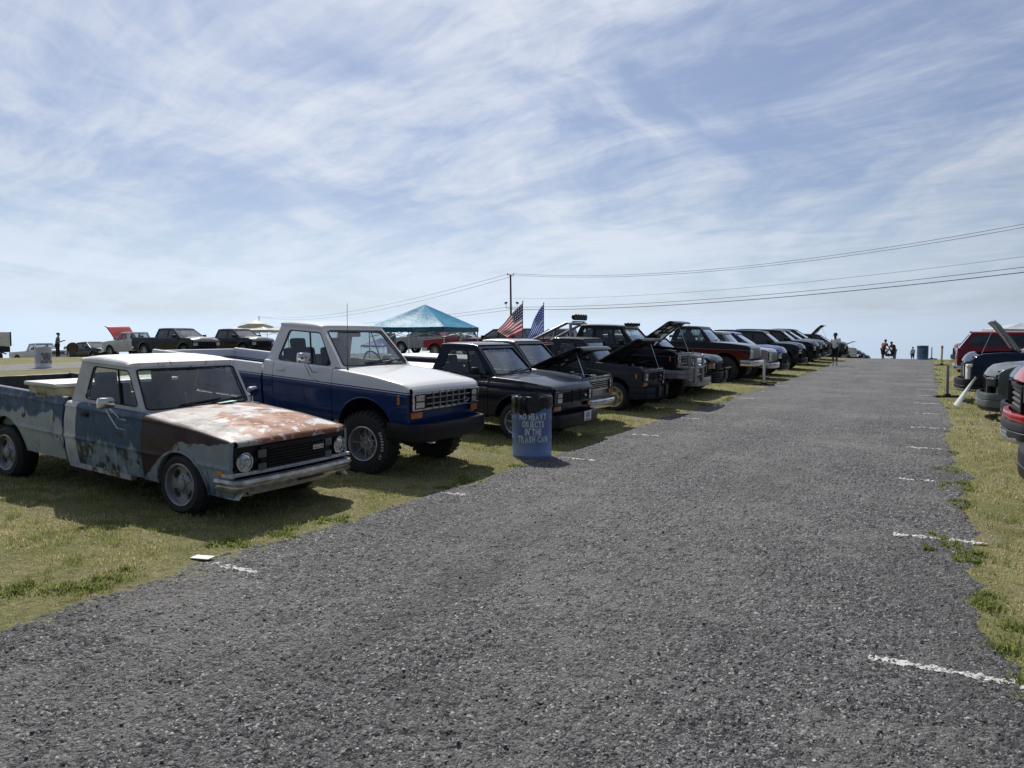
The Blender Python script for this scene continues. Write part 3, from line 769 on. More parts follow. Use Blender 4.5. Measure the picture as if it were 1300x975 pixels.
def modern(h=0., cab='crew', **o):   # recent rounded pickup
    W = o.get('W', .95)
    d = dict(type='pickup', W=W, hp=[(-1.15, 1.19), (-.8, 1.19), (-.4, 1.16), (-.16, 1.11), (-.06, 1.06), (0, .99)], A=-1.22, At=-1.95, Ct=-3.25, Cb=-3.42, yt=.68,
             zb=1.19, zroof=1.70, zr=.46, zdr=.50, rail=1.20, tail=-5.35, axles=(-.82, -4.25), aR=.48, az=.43, wr=.40, ww=.28, rimr=.235, track=W-.13,
             doors=[(-2.33, -1.30), (-3.25, -2.34)], fgap=-.08, wins=[(-1.22, -2.33, -1.95, -2.36, .09, .04, .08, .012, .12, .0), (-2.33, -3.42, -2.36, -3.25, .04, .13, .08, .012, 0, .05)],
             tuck=(.05, .05), bow=.17, crown=.06, hcrown=.045, hoodbulge=.025, flare=.025, rim='spoke', spokes=6, sw=(.06, .085), dish=.04, mirror='box', mirsize=(.12, .22, .18), wbow=.12,
             glass='tint', wsglass='glass',
             front=dict(grille=dict(z=(-.42, -.06), y=.60, nv=8, nh=5, bar=.016, hb=1.6, barmat=M['trim'], frame=M['trim'], fw=.04),
                        lights=[dict(shape='rect', y=(.62, .90), z=(-.24, -.06), mat=M['lampclear'], x=-.01, d=.05, bev=.03, bezel=M['trim'])],
                        bumpers=[dict(z=(-.66, -.42), mat=M['trim'], proj=.11, dw=-.01, cr=.16), dict(name='skid_plate', z=(-.72, -.60), mat=M['alloy'], proj=.06, dw=-.25, cr=.05, wrap=.05)]))
    d.update(o); return lifted(d, h)
def closed(h=0., **o):           # recent boxy off-road estate
    d = modern(0., **{k: v for k, v in o.items() if k in ('W',)})
    d.update(type='estate', Ct=-4.05, Cb=-4.42, tail=-4.48, axles=(-.80, -3.55), doors=[(-2.2, -1.30), (-3.05, -2.21)],
             wins=[(-1.22, -2.2, -1.80, -2.25, .09, .03, .08, .012, .1, 0), (-2.2, -3.08, -2.25, -3.1, .03, .03, .08, .012, 0, 0), (-3.08, -4.42, -3.1, -4.05, .05, .16, .08, .03, 0, .08)])
    d['At'] = -1.80
    d.update(o); return lifted(d, h)

# ---------------------------------------------- materials of the two near trucks
WHT, PRM, BLU, NAV, RST, MRN = (.62, .62, .60), (.30, .33, .37), (.035, .065, .15), (.018, .03, .075), (.15, .058, .028), (.026, .009, .009)
P_door = patina('patina_door', (.20, .265, .305), [((.10, .15, .19), 9, (1, 1, .22), 31, .48, .60, 0, .5, 0, 0), ((.028, .072, .135), 4.5, (1, 1, .30), 1, .43, .53, 1.15, .54, 0, 0), ((.035, .040, .045), 6, (1, 1, .8), 2, .555, .62, -.25, .6, 0, 0), ((.33, .40, .44), 12, (1, 1, .22), 3, .60, .70, -.55, .5, 0, 0), ((.11, .14, .19), 24, (1, 1, .5), 32, .62, .68, .2, .6, 0, 0), (RST, 9, (1, 1, 1), 8, .67, .76, -.7, .35, 0, 0)])
P_fend = patina('patina_fender', (.24, .29, .32), [(BLU, 6, (1, 1, .3), 4, .56, .70, -.4, .45, 0, 0), ((.10, .10, .11), 11, (1, 1, .25), 5, .60, .70, 0, .5, 0, 0), (RST, 8, (1, 1, .7), 6, .52, .60, 2.0, .64, -.5, -.55), (MRN, 2, (1, 1, 1), 7, .46, .54, 5., .672, -.25, -.4), (MRN, 3, (1, 1, 1), 10, .46, .54, 6., .47, -4.5, -.95), ((.12, .03, .02), 6, (1, 1, 1), 9, .68, .74, 0, .5, 0, 0)])
P_cab = patina('patina_cab', (.56, .57, .56), [((.42, .44, .46), 5, (1, 1, .5), 11, .55, .7, -.4, .8, 0, 0), (RST, 7, (1, 1, .6), 12, .66, .74, -.55, .45, 0, 0), ((.05, .05, .05), 9, (1, 1, 1), 13, .75, .79, -.4, .5, 0, 0)])
P_roof = patina('patina_roof', (.80, .80, .77), [((.55, .52, .47), 5, (1, 2, 1), 14, .58, .72, 0, 0, 0, 0), ((.28, .15, .09), 3.2, (.5, 1.6, 1), 15, .60, .67, 0, 0, 0, 0)])
P_bed = patina('patina_bed', (.36, .40, .41), [((.21, .26, .29), 7, (1, 1, .4), 33, .47, .62, 0, .6, 0, 0), ((.035, .078, .14), 4.5, (1, 1, .40), 18, .45, .55, 2.6, .75, -.05, -3.), ((.14, .17, .22), 18, (1, 1, .6), 19, .56, .66, .6, .82, 0, 0), ((.035, .036, .04), 6.5, (1, 1, .55), 16, .63, .655, .15, .65, 0, 0), ((.05, .055, .045), 4, (1, 1, .8), 20, .57, .64, .3, .7, -.3, -3.9), (BLU, 9, (1, 1, .3), 17, .63, .70, 0, .6, 1.2, -2.55), (RST, 12, (1, 1, 1), 34, .70, .76, -.5, .4, 0, 0)], coat=.05)
P_hood = patina('patina_hood', (.40, .375, .35), [((.23, .082, .032), 3.3, (1.5, .8, 1), 21, .455, .515, 0, 0, .28, -.72, .25, -.15), ((.46, .47, .49), 3.0, (1.2, .7, 1), 22, .555, .60, 0, 0, .02, -.5), ((.52, .52, .51), 8., (1, 1, 1), 23, .595, .645, 0, 0, .10, -.4), ((.36, .34, .32), 5, (1, 1, 1), 26, .52, .60, 0, 0, 0, 0, -1.2, -.42), ((.26, .12, .08), 9, (1, 1, 1), 24, .64, .7, 0, 0, 0, 0), ((.16, .14, .13), 16, (1, 1, 1), 25, .68, .74, 0, 0, -.1, -.6)], rough=.62, coat=.0)
white = (.74, .74, .73)
# ---------------------------------------------- the row on the left, nose to the road
XL = -5.1
d = compact80(0., W=.74, hp=[(-1.28, .822), (-.6, .785), (-.06, .732), (-.02, .722), (0, .705)], A=-1.31, At=-1.54, Ct=-2.24, Cb=-2.38, yt=.62, zb=.828, zroof=1.265, zr=.215, zdr=.245, zfr=.235, zbr=.245,
              rail=.86, tail=-4.55, axles=(-.67, -3.43), aR=.335, az=.235, creases=(.50, .80), wr=.285, ww=.215, rimr=.19, track=.635, doors=[(-2.19, -1.2)], fgap=.10, sideglass='lens',
              wins=[(-1.31, -2.38, -1.54, -2.24, .035, .20, .055, .045, .0, .0)], rake=.035, rim='slots', spokes=4, dish=.045, marker=(-.13, .455, .07, .045), crown=.055, hcrown=.03, bow=.02, wbow=.07, railr=.014, vent=.32, tuck=(.03, .05), lip=.012,
              mats=dict(body=P_door, fender=P_fend, door=P_door, cab=P_cab, roof=P_roof, hood=P_hood, bed=P_bed, bedfloor=simple('rusty_bed', (.09, .06, .045), .9, var=.5), rim=M['greyalloy'], mirror=M['chrome'], handle=M['trim'], rbumper=M['oldchrome']), mirdx=-.13, mirsize=(.06, .15, .10),
              front=dict(panel=(.30, .695), panelmat=M['trim'], grille=dict(z=(-.25, -.03), y=.42, nh=8, yb=.36, bar=.012, barmat=M['trim'], back=M['dark'], badge=(.26, -.115, .135, .034)),
                         lights=[dict(shape='round', y=.60, z=-.15, r=.075, x=-.012), dict(shape='rect', name='marker_lamp', y=(.375, .465), z=(-.13, -.06), mat=M['grey_plastic'], d=.02, x=.012), dict(shape='rect', name='marker_lamp', y=(.375, .465), z=(-.25, -.18), mat=M['grey_plastic'], d=.02, x=.012)],
                         bumpers=[dict(z=(-.42, -.31), mat=M['oldchrome'], proj=.075, cr=.08, wrap=.22, dw=-.005, bend=False, prof=[(-.05, 0), (.0, .02), (.008, .22), (-.012, .3), (-.014, .42), (.012, .5), (.018, .70), (.008, .95), (-.05, 1.)]),
                                  dict(name='front_valance', z=(-.485, -.395), mat=simple('valance_white', (.6, .6, .58), .5, var=.15), proj=.04, dw=-.14, cr=.05, wrap=-.02, bend=False, th=.03, prof=[(-.10, 0), (-.085, .0), (0, .9), (0, 1.), (-.03, 1.)]),
                                  dict(name='grille_sill', z=(-.292, -.262), mat=P_cab, proj=.012, dw=-.02, cr=.02, wrap=.0, th=.03, bend=False)],
                         extras=[dict(name='bumper_bracket', mat=M['trim'], boxes=[((.088, .10, -.375), (.012, .34, .020), .003)])]))
t1 = vehicle(d, 'rusty_pickup', 'weathered blue and white small pickup with a rusty bonnet and a low stance', 'pickup truck', 'vehicles lined up on the left of the road', -5.13, 5.20, 0, True)
t2 = vehicle(compact80(.22, rake=.042, wr=.37, ww=.26, rimr=.20, track=.665, lugs=True, rim='deep', spokes=9, sw=(.022, .018), dish=.10, hub=.034, zroof=1.43, aR=.43, az=.335, lift=True, steer=.05,
              mats=dict(body=twotone(white, (.010, .034, .125), .982, .042), rim=M['alloy'], mirror=M['chrome'], handle=twotone(white, (.010, .034, .125), .5), lip=paint((.010, .034, .125))), mirz=.08, mirdx=-.13, mirsize=(.08, .18, .12)),
             'lifted_pickup', 'tall white over blue pickup on big lettered tyres with silver rims', 'pickup truck', 'vehicles lined up on the left of the road', -5.02, 7.60, 0, True)
navy = paint((.010, .013, .028), .3)
t3 = vehicle(compact80(0.0, tonneau=True, rail=.97, mats=dict(body=navy, rim=M['alloy'], tonneau=simple('white_vinyl', (.72, .72, .70), .5), mirror=M['trim'], handle=M['trim']), mirror='box', mirsize=(.07, .15, .11),
              front=dict(compact80()['front'], grille=dict(compact80()['front']['grille'], barmat=M['trim'], frame=M['grey_plastic'], nv=3, nh=5, emblem=(.34, -.12, .045)), bumpers=[dict(z=(-.56, -.36), mat=M['trim'], proj=.13, strip=(.45, .6), dw=.02, plate=(.12, -.42))])),
             'navy_pickup', 'dark navy pickup with a white bed cover parked behind the blue bin', 'pickup truck', 'vehicles lined up on the left of the road', -4.82, 10.92, 0, True)
t4 = vehicle(compact80(0.03, hood_open=R(27), prop=-.55, tonneau=True, rail=1.02, mats=dict(body=paint((.055, .06, .065), .3, .3), roof=paint((.30, .31, .32), .3, .4), hood=paint((.02, .02, .022)), fender=paint((.42, .43, .44), .35, .3), rim=M['alloy'], tonneau=simple('white_vinyl_far', (.72, .72, .70), .5), mirror=M['trim'], bed=navy), mirror='box',
              front=dict(compact80()['front'], grille=dict(compact80()['front']['grille'], nv=0, nh=6, barmat=M['chrome'], emblem=None), bumpers=[dict(z=(-.52, -.36), mat=M['chrome'], proj=.13, dw=.02)])),
             'silver_pickup', 'silver roofed pickup with chrome bumper and propped bonnet behind the navy one', 'pickup truck', 'vehicles lined up on the left of the road', -5.25, 12.95, 0, True)
cp = compact80()['front']
t5 = vehicle(compact80(.06, hood_open=R(34), prop=.8, rim='slots', spokes=6, wr=.315, rimr=.21, track=.66, mats=dict(body=paint((.040, .045, .055), .55, 0., .25), rim=M['gold'], mirror=M['trim'], handle=M['trim']), mirror='box',
              front=dict(cp, grille=dict(cp['grille'], barmat=M['trim'], frame=M['grey_plastic'], nv=3, nh=4, emblem=(.3, -.12, .045)), bumpers=[dict(z=(-.56, -.34), mat=paint((.03, .033, .042), .6, 0., .1), proj=.12, dw=.02)],
                         extras=[dict(name='bumper_guard', mat=M['trim'], boxes=[((.15, -.25, -.42), (.06, .09, .26), .015), ((.15, .25, -.42), (.06, .09, .26), .015)])])),
             'charcoal_pickup', 'flat charcoal pickup with gold rims and raised bonnet', 'pickup truck', 'vehicles lined up on the left of the road', -5.1, 15.80, 0, True)
wb = []
bull = dict(name='bull_bar', mat=M['greyalloy'], boxes=[((.30, -.32, -.36), (.05, .13, .62), .015), ((.30, .32, -.36), (.05, .13, .62), .015)],
            tubes=[([(.05, -.66, -.30), (.26, -.62, -.30), (.30, -.3, -.30), (.30, .3, -.30), (.26, .62, -.30), (.05, .66, -.30)], .035), ([(.30, -.3, -.05), (.30, .3, -.05)], .03), ([(.24, -.62, -.02), (.30, -.3, -.04)], .03), ([(.24, .62, -.02), (.30, .3, -.04)], .03), ([(.26, -.62, -.30), (.24, -.62, -.02)], .03), ([(.26, .62, -.30), (.24, .62, -.02)], .03), ([(.3, -.3, -.55), (.22, -.5, -.62)], .03), ([(.3, .3, -.55), (.22, .5, -.62)], .03)])
t6 = vehicle(compact80(.37, hood_open=R(40), prop=.7, W=.80, yt=.62, wr=.42, ww=.30, rimr=.20, track=.72, lugs=True, aR=.46, lift=True, Ct=-2.52, Cb=-2.68, tail=-4.7, axles=(-.66, -3.6),
              wins=[(-1.09, -2.16, -1.50, -2.14, .07, .03, .075, .012, .08, 0), (-2.16, -2.68, -2.14, -2.52, .03, .12, .075, .012, 0, .03)],
              mats=dict(body=paint((.010, .008, .013), .3), rim=M['darkalloy'], mirror=M['trim'], handle=M['trim']), mirror='box', front=dict(cp, extras=[bull], bumpers=[dict(z=(-.56, -.36), mat=M['greyalloy'], proj=.16, dw=.0)])),
             'black_lifted_pickup', 'tall black pickup with roof lamps, grey bull bar and raised bonnet', 'pickup truck', 'vehicles lined up on the left of the road', -5.05, 18.0, 0, False)
def roof_lamps(parent, x, z, n, half, r, name='roof_lamp'):
    b = MB(); b.tube([(x, -half-.08, z-r-.03), (x, half+.08, z-r-.03)], .018, 6)
    for sg in (-1, 1): b.tube([(x, sg*half, z-r-.03), (x-.02, sg*half, z-r-.12)], .016, 6)
    b.build('lamp_bar', M['alloy'], parent)
    for k in range(n):
        y = -half+2*half*k/(n-1); l = MB(); l.lathe([(-.05, .001), (-.05, r*.55), (-.02, r*.9), (.05, r), (.06, r*.97), (.055, r*.9), (.05, .001)], 16, Matrix.Translation((x, y, z)) @ Matrix.Rotation(-PI/2, 4, 'Z'))
        l.build(name, M['trim'], parent)
roof_lamps(t6, -2.85, 1.99, 5, .32, .082); roof_lamps(t6, -1.42, 1.845, 5, .40, .042)
b = MB()
for sg in (-1, 1): b.tube([(-2.78, sg*.58, 1.3), (-2.86, sg*.5, 1.82), (-2.95, sg*.5, 1.84), (-3.9, sg*.6, 1.36)], .038, 10)
b.tube([(-2.86, -.5, 1.82), (-2.86, .5, 1.82)], .038, 10); b.build('roll_bar', M['greyalloy'], t6)
nin = dict(panel=None)
ov = fullsize(-.12, W=.80, yt=.60, hood_open=0., bow=.10, rim='spoke', mats=dict(body=paint((.30, .31, .30), .4, .2), hood=paint((.35, .36, .35), .4, .2), rim=M['alloy'], mirror=M['trim']),
              front=dict(grille=dict(z=(-.30, -.06), y=.46, nv=0, nh=3, barmat=M['trim'], frame=M['chrome'], fw=.03), lights=[dict(shape='rect', y=(.48, .72), z=(-.26, -.08), mat=M['lampclear'])], bumpers=[dict(z=(-.58, -.36), mat=paint((.33, .33, .31), .4, .2), proj=.16, cr=.15)]))
t7 = vehicle(ov, 'grey_pickup', 'pale grey pickup with dark oval grille half hidden behind the tall black one', 'pickup truck', 'vehicles lined up on the left of the road', -5.2, 20.05)
ov = fullsize(-.10, W=.80, yt=.60, zroof=1.60-.0, bow=.12, hoodbulge=.02, mats=dict(body=paint((.008, .012, .022), .25), rim=M['alloy'], mirror=M['trim']), aR=.43,
              front=dict(grille=dict(z=(-.26, -.05), y=.44, nv=0, nh=4, barmat=M['trim'], frame=M['trim'], fw=.03), lights=[dict(shape='rect', y=(.47, .60), z=(-.22, -.06), mat=M['lampclear'], bev=.02), dict(shape='rect', name='turn_signal', y=(.60, .76), z=(-.22, -.07), mat=M['amber'], bev=.02, x=-.02)],
                         bumpers=[dict(z=(-.62, -.30), mat=M['trim'], proj=.15, cr=.18)], extras=[dict(name='bumper_guard', mat=M['trim'], boxes=[], tubes=[([(.14, -.35, -.6), (.24, -.33, -.45), (.24, -.33, -.2), (.24, .33, -.2), (.24, .33, -.45), (.14, .35, -.6)], .032)])]))
t8 = vehicle(ov, 'black_pickup', 'black pickup with orange cornered headlights and a tubular bumper guard', 'pickup truck', 'vehicles lined up on the left of the road', -5.15, 21.75)
redblack = twotone((.012, .014, .018), (.11, .018, .012), 1.12, 0., (.35, .33, .3))
t9 = vehicle(fullsize(.17, rake=.0, lift=True, wr=.44, ww=.30, aR=.50, mats=dict(body=redblack, hood=paint((.15, .155, .16), .4, .2), roof=paint((.012, .014, .018)), rim=M['darkalloy'], mirror=M['chrome']),
              front=dict(grille=dict(z=(-.34, -.03), y=.88, nv=18, nh=5, yb=.56, barmat=M['alloy'], back=M['grey_plastic'], frame=M['chrome'], fw=.035), lights=[dict(shape='rect', y=(.60, .84), z=(-.28, -.07), mat=M['lamp'], bezel=M['chrome'])],
                         bumpers=[dict(z=(-.60, -.40), mat=M['chrome'], proj=.16, dw=.03)])),
             'red_black_pickup', 'old tall black and dark red pickup with chrome grille behind the white post', 'pickup truck', 'vehicles lined up on the left of the road', -5.15, 26.95)
t10 = vehicle(fullsize(.0, W=.9, mats=dict(body=paint((.42, .43, .43), .3, .4), rim=M['alloy'], mirror=M['trim']), bow=.08), 'pale_pickup', 'light silver pickup between the red and black truck and the blue one', 'pickup truck', 'vehicles lined up on the left of the road', -4.95, 29.4)
t11 = vehicle(modern(-.06, mats=dict(body=paint((.015, .03, .16), .25), rim=M['darkalloy'], hood=paint((.02, .04, .22), .25))), 'blue_pickup', 'bright blue rounded pickup, the only blue nose in the far half of the row', 'pickup truck', 'vehicles lined up on the left of the road', -4.95, 32.0)
t12 = vehicle(closed(.0, mats=dict(body=paint((.020, .022, .028), .25), rim=M['greyalloy'])), 'dark_offroader', 'dark grey closed off road wagon past the blue pickup, whole front wheel in view', 'off-road car', 'vehicles lined up on the left of the road', -4.95, 37.4)
t13 = vehicle(closed(.02, mats=dict(body=paint((.012, .012, .014), .25), rim=M['darkalloy'])), 'black_offroader', 'black closed wagon directly beyond the dark grey one with alloy wheel', 'off-road car', 'vehicles lined up on the left of the road', -4.9, 42.0)
t14 = vehicle(modern(.0, mats=dict(body=paint((.10, .105, .10), .35), rim=M['darkalloy'])), 'olive_grey_pickup', 'dull grey green pickup between black wagon and the one with the hooked raised bonnet', 'pickup truck', 'vehicles lined up on the left of the road', -5.0, 45.6)
t15 = vehicle(modern(.02, hood_open=R(52), prop=.7, mats=dict(body=paint((.020, .03, .035), .3), rim=M['darkalloy'])), 'raised_bonnet_pickup', 'dark pickup farthest up the left row with its bonnet standing high against the sky', 'pickup truck', 'vehicles lined up on the left of the road', -5.1, 48.9)
# past the man in the white shirt
t16 = vehicle(fullsize(0., W=.9, hood_open=R(26), mats=dict(body=paint((.70, .71, .71), .35), rim=M['alloy'], mirror=M['trim'])), 'white_pickup', 'white pickup with lifted bonnet at the crest behind the man in a white shirt', 'pickup truck', 'vehicles beyond the crest', -5.0, 68.)
for k, (yy, colr, lab) in enumerate([(60., (.03, .05, .06), 'dark teal pickup just before the white one with lifted bonnet'), (74., (.02, .022, .025), 'black pickup sinking behind the crest next to the white one'), (79., (.05, .055, .06), 'grey pickup roof over the crest between two dark ones'), (86., (.02, .025, .03), 'tiny dark pickup roof, last before the strolling family')]):
    vehicle(modern(-.02, mats=dict(body=paint(colr, .3), rim=M['darkalloy'])), 'crest_pickup', lab, 'pickup truck', 'vehicles beyond the crest', -5.0, yy)
# ---------------------------------------------- the row on the right, nose to the road (heading pi)
lg = simple('dark_lower_bumper', (.03, .03, .032), .45)
bm = modern()['front']
r1 = vehicle(modern(.0, mats=dict(body=paint((.012, .012, .014), .25), rim=M['darkalloy'])), 'black_right_pickup', 'glossy black pickup nose cut off by the right edge of the photo', 'pickup truck', 'vehicles lined up on the right of the road', .93, 8.55, PI)
r2 = vehicle(modern(.10, wr=.43, flare=.06, W=1.0, bow=.16, mats=dict(body=paint((.40, .018, .020), .25), rim=M['darkalloy'], lip=M['trim']),
              front=dict(bm, grille=dict(z=(-.42, -.06), y=.60, nv=0, nh=5, bar=.02, hb=1.4, barmat=M['grey_plastic'], frame=M['trim'], fw=.05), bumpers=[dict(z=(-.50, -.40), mat=paint((.40, .018, .020), .25), proj=.10, cr=.2), dict(name='lower_bumper', z=(-.72, -.50), mat=lg, proj=.12, cr=.2), dict(name='skid_plate', z=(-.76, -.62), mat=M['alloy'], proj=.12, dw=-.2, cr=.1, wrap=.05)],
                         lights=[dict(shape='rect', y=(.62, .93), z=(-.26, -.05), mat=M['grey_plastic'], x=-.01, d=.05, bev=.03, bezel=M['trim'])])),
             'red_pickup', 'bright red pickup with black grille and red bumper band', 'pickup truck', 'vehicles lined up on the right of the road', 1.03, 11.75, PI)
r3 = vehicle(modern(-.02, mats=dict(body=paint((.02, .05, .12), .25), rim=M['darkalloy'])), 'steel_blue_pickup', 'blue bonnet showing between the red pickup and the sage grey one', 'pickup truck', 'vehicles lined up on the right of the road', 1.25, 15.0, PI)
sage = paint((.115, .13, .125), .4, 0., .8)
r4 = vehicle(modern(-.12, W=.90, hood_open=0., mats=dict(body=sage, rim=M['darkalloy']),
              front=dict(bm, grille=dict(z=(-.34, -.05), y=.52, nv=6, nh=3, barmat=M['trim'], frame=sage, fw=.03), lights=[dict(shape='rect', y=(.55, .88), z=(-.20, -.03), mat=M['trim'], x=.0, d=.06, bev=.03), dict(shape='rect', name='headlight_strip', y=(.58, .85), z=(-.06, -.03), mat=M['lampclear'], x=.03, d=.03)],
                         bumpers=[dict(z=(-.60, -.33), mat=sage, proj=.12, cr=.2), dict(name='lower_bumper', z=(-.68, -.58), mat=lg, proj=.08, cr=.2)], extras=[dict(name='bumper_vent', mat=M['trim'], boxes=[((.04, .62, -.46), (.12, .28, .13), .03)]), dict(name='bumper_vent', mat=M['trim'], boxes=[((.04, -.62, -.46), (.12, .28, .13), .03)])])),
             'sage_pickup', 'sage grey pickup behind the white leaning banner', 'pickup truck', 'vehicles lined up on the right of the road', 1.05, 17.95, PI)
ltc = dict(shape='rect', name='light_bracket', y=(.70, .90), z=(-.13, -.05), mat=M['white_plastic'], x=.02, d=.05, bev=.02)
r5 = vehicle(modern(.04, W=.97, hood_open=R(55), prop=-.8, hood_front=.30, brace=False, hood_thick=.06, mats=dict(body=paint((.012, .02, .045), .22), hood=paint((.30, .31, .32), .35), rim=M['darkalloy']),
              front=dict(bm, grille=dict(z=(-.42, -.08), y=.64, nv=4, nh=7, bar=.02, barmat=M['alloy'], frame=M['trim'], fw=.03), lights=[], extras=[dict(name='light_bracket', mat=M['white_plastic'], boxes=[((-.10, sg*.90, -.10), (.36, .12, .07), .02), ((.02, sg*.84, -.27), (.07, .13, .36), .02)]) for sg in (-1, 1)], bumpers=[dict(z=(-.72, -.42), mat=M['trim'], proj=.14, cr=.2, strip=(.1, .2), stripmat=M['alloy'])])),
             'midnight_pickup', 'midnight blue pickup with bracket shaped front lamps and raised grey bonnet', 'pickup truck', 'vehicles lined up on the right of the road', .80, 22.0, PI)
# red pickup with a tinted cap that shows its tail to the road
r6 = vehicle(modern(.02, cap=True, tail=-5.3, mats=dict(body=paint((.17, .012, .018), .25), rim=M['darkalloy'], cap=paint((.17, .012, .018), .25))), 'red_capped_pickup', 'dark red pickup with tinted bed cap showing its tail to the road', 'pickup truck', 'vehicles lined up on the right of the road', 6.2, 28.6, 0.)
r7 = vehicle(modern(-.25, W=.88, wr=.36, mats=dict(body=paint((.16, .01, .016), .25), rim=M['alloy'])), 'red_distant_pickup', 'red car nose with silver wheel beyond the capped pickup', 'car', 'vehicles lined up on the right of the road', 1.5, 45.0, PI)
r8 = vehicle(modern(-.2, W=.88, mats=dict(body=paint((.13, .01, .014), .25), rim=M['darkalloy'])), 'maroon_distant_pickup', 'farthest maroon car, dark behind the short marker beside the blue drum', 'car', 'vehicles lined up on the right of the road', 1.4, 51.5, PI)
r9 = vehicle(modern(.05, mats=dict(body=paint((.16, .012, .016), .25), rim=M['darkalloy'])), 'crimson_pickup', 'crimson cab seen under the raised grey bonnet at the right edge', 'pickup truck', 'vehicles lined up on the right of the road', 4.2, 34.5, PI)
# ------------------------------------------------------------------ far vehicles on the left and in the middle
def bgv(S, nm, lab, cat, px, dep, rz, grp='cars in the rows beyond the second lane'):
    x, y = at_depth(px, dep); return vehicle(S, nm, lab, cat, grp, x, y, rz)
slate = paint((.022, .025, .032), .3)
def crew2000(**o):
    d = modern(-.02, bow=.10, **o); d['glass'] = 'tint'; return d
bgv(crew2000(mats=dict(body=slate, hood=paint((.20, .19, .18), .35, .3), rim=M['alloy'])), 'dark_crew_cab', 'dark crew cab pickup with pale bonnet, left one of two on the rise', 'pickup truck', 264, 43, 0)  # pale hood colour paints the sun's reflection on a dark bonnet
bgv(crew2000(mats=dict(body=paint((.025, .024, .028), .3), hood=paint((.20, .19, .18), .35, .3), rim=M['alloy'])), 'dark_crew_cab', 'dark crew cab pickup with pale bonnet beside the white two tier canopy', 'pickup truck', 336, 47, 0)  # bonnet is dark too; reflected sun is put into its hood paint
bgv(fullsize(-.05, hood_open=R(50), mats=dict(body=paint((.62, .62, .62), .35), hood=paint((.42, .03, .03), .35), rim=M['alloy'], mirror=M['trim'])), 'white_old_pickup', 'white old pickup with its red bonnet raised, behind the dark crew cab', 'pickup truck', 146, 52, PI)
bgv(fullsize(-.10, mats=dict(body=paint((.68, .69, .70), .35), roof=paint((.12, .12, .13)), rim=M['alloy'], mirror=M['trim'])), 'white_old_car', 'white old car with long bonnet left of the white drum', 'car', 74, 60, 0)
bgv(fullsize(-.20, mats=dict(body=paint((.26, .06, .08), .4), roof=paint((.3, .3, .32)), rim=M['alloy'], mirror=M['trim'])), 'maroon_old_car', 'faded maroon car behind the man looking at his phone', 'car', 117, 64, 0)
bgv(modern(-.05, mats=dict(body=paint((.02, .02, .022), .3), rim=M['alloy'])), 'black_low_car', 'black car roof peeping over the rusty truck roof beside the white old pickup', 'car', 140, 62, 0)
g2 = 'cars under and behind the canopy'
bgv(fullsize(-.05, hood_open=R(48), mats=dict(body=paint((.30, .02, .025), .35), hood=paint((.30, .02, .025), .35), cab=paint((.35, .33, .3), .4), rim=M['alloy'], mirror=M['trim'])), 'red_show_truck', 'red truck with raised red bonnet under the teal canopy', 'pickup truck', 548, 46, PI, g2)
bgv(closed(-.05, mats=dict(body=paint((.36, .37, .37), .35), rim=M['alloy'])), 'pale_estate', 'pale grey boxy car behind the teal canopy left leg', 'car', 508, 54, PI, g2)
for k, (px, dep, cc, lab) in enumerate([(596, 44, (.10, .012, .015), 'dark red car roof below the right corner of the teal canopy'), (618, 52, (.015, .016, .02), 'black car roof seen between canopy corner and the striped flag'), (668, 50, (.45, .46, .47), 'silver car roof behind the flag poles'), (715, 46, (.016, .02, .04), 'navy car roof right of the blue flag'), (738, 60, (.6, .6, .6), 'white car roof far behind the roll bar of the tall black pickup')]):
    bgv(modern(-.05, mats=dict(body=paint(cc, .3), rim=M['alloy'])), 'far_car', lab, 'car', px, dep, PI, g2)
# trailer at the left edge
x, y = at_depth(-22, 54); z = gzf(x, y)
tr = empty('cargo_trailer', (x, y, z), 0., 0., 'white box trailer with black lower frame cut off by the left edge', 'trailer')
b = MB().box((0, 0, 1.62), (3.9, 1.9, 1.0), .05); b.build('box_body', simple('trailer_white', (.66, .66, .66), .4), tr)
b = MB()
for sg in (-1, 1): b.box((1.96, sg*.9, 1.62), (.04, .08, 1.0), .01)
b.box((1.965, -.35, 1.55), (.012, .4, .3), .01); b.build('corner_trim', M['trim'], tr)
b = MB().box((0, 0, .90), (3.9, 1.7, .42), .03); b.tube([(1.9, 0, .8), (3., 0, .6)], .05, 8); b.build('trailer_frame', M['dark'], tr)
for xx in (-.5, .45):
    for sg in (-1, 1):
        w = MB().lathe([(-.1, .001), (-.1, .33), (-.06, .37), (.06, .37), (.1, .33), (.1, .001)], 20); o = w.build('wheel', M['rubber'], tr); o.location = (xx, sg*.85, .36)
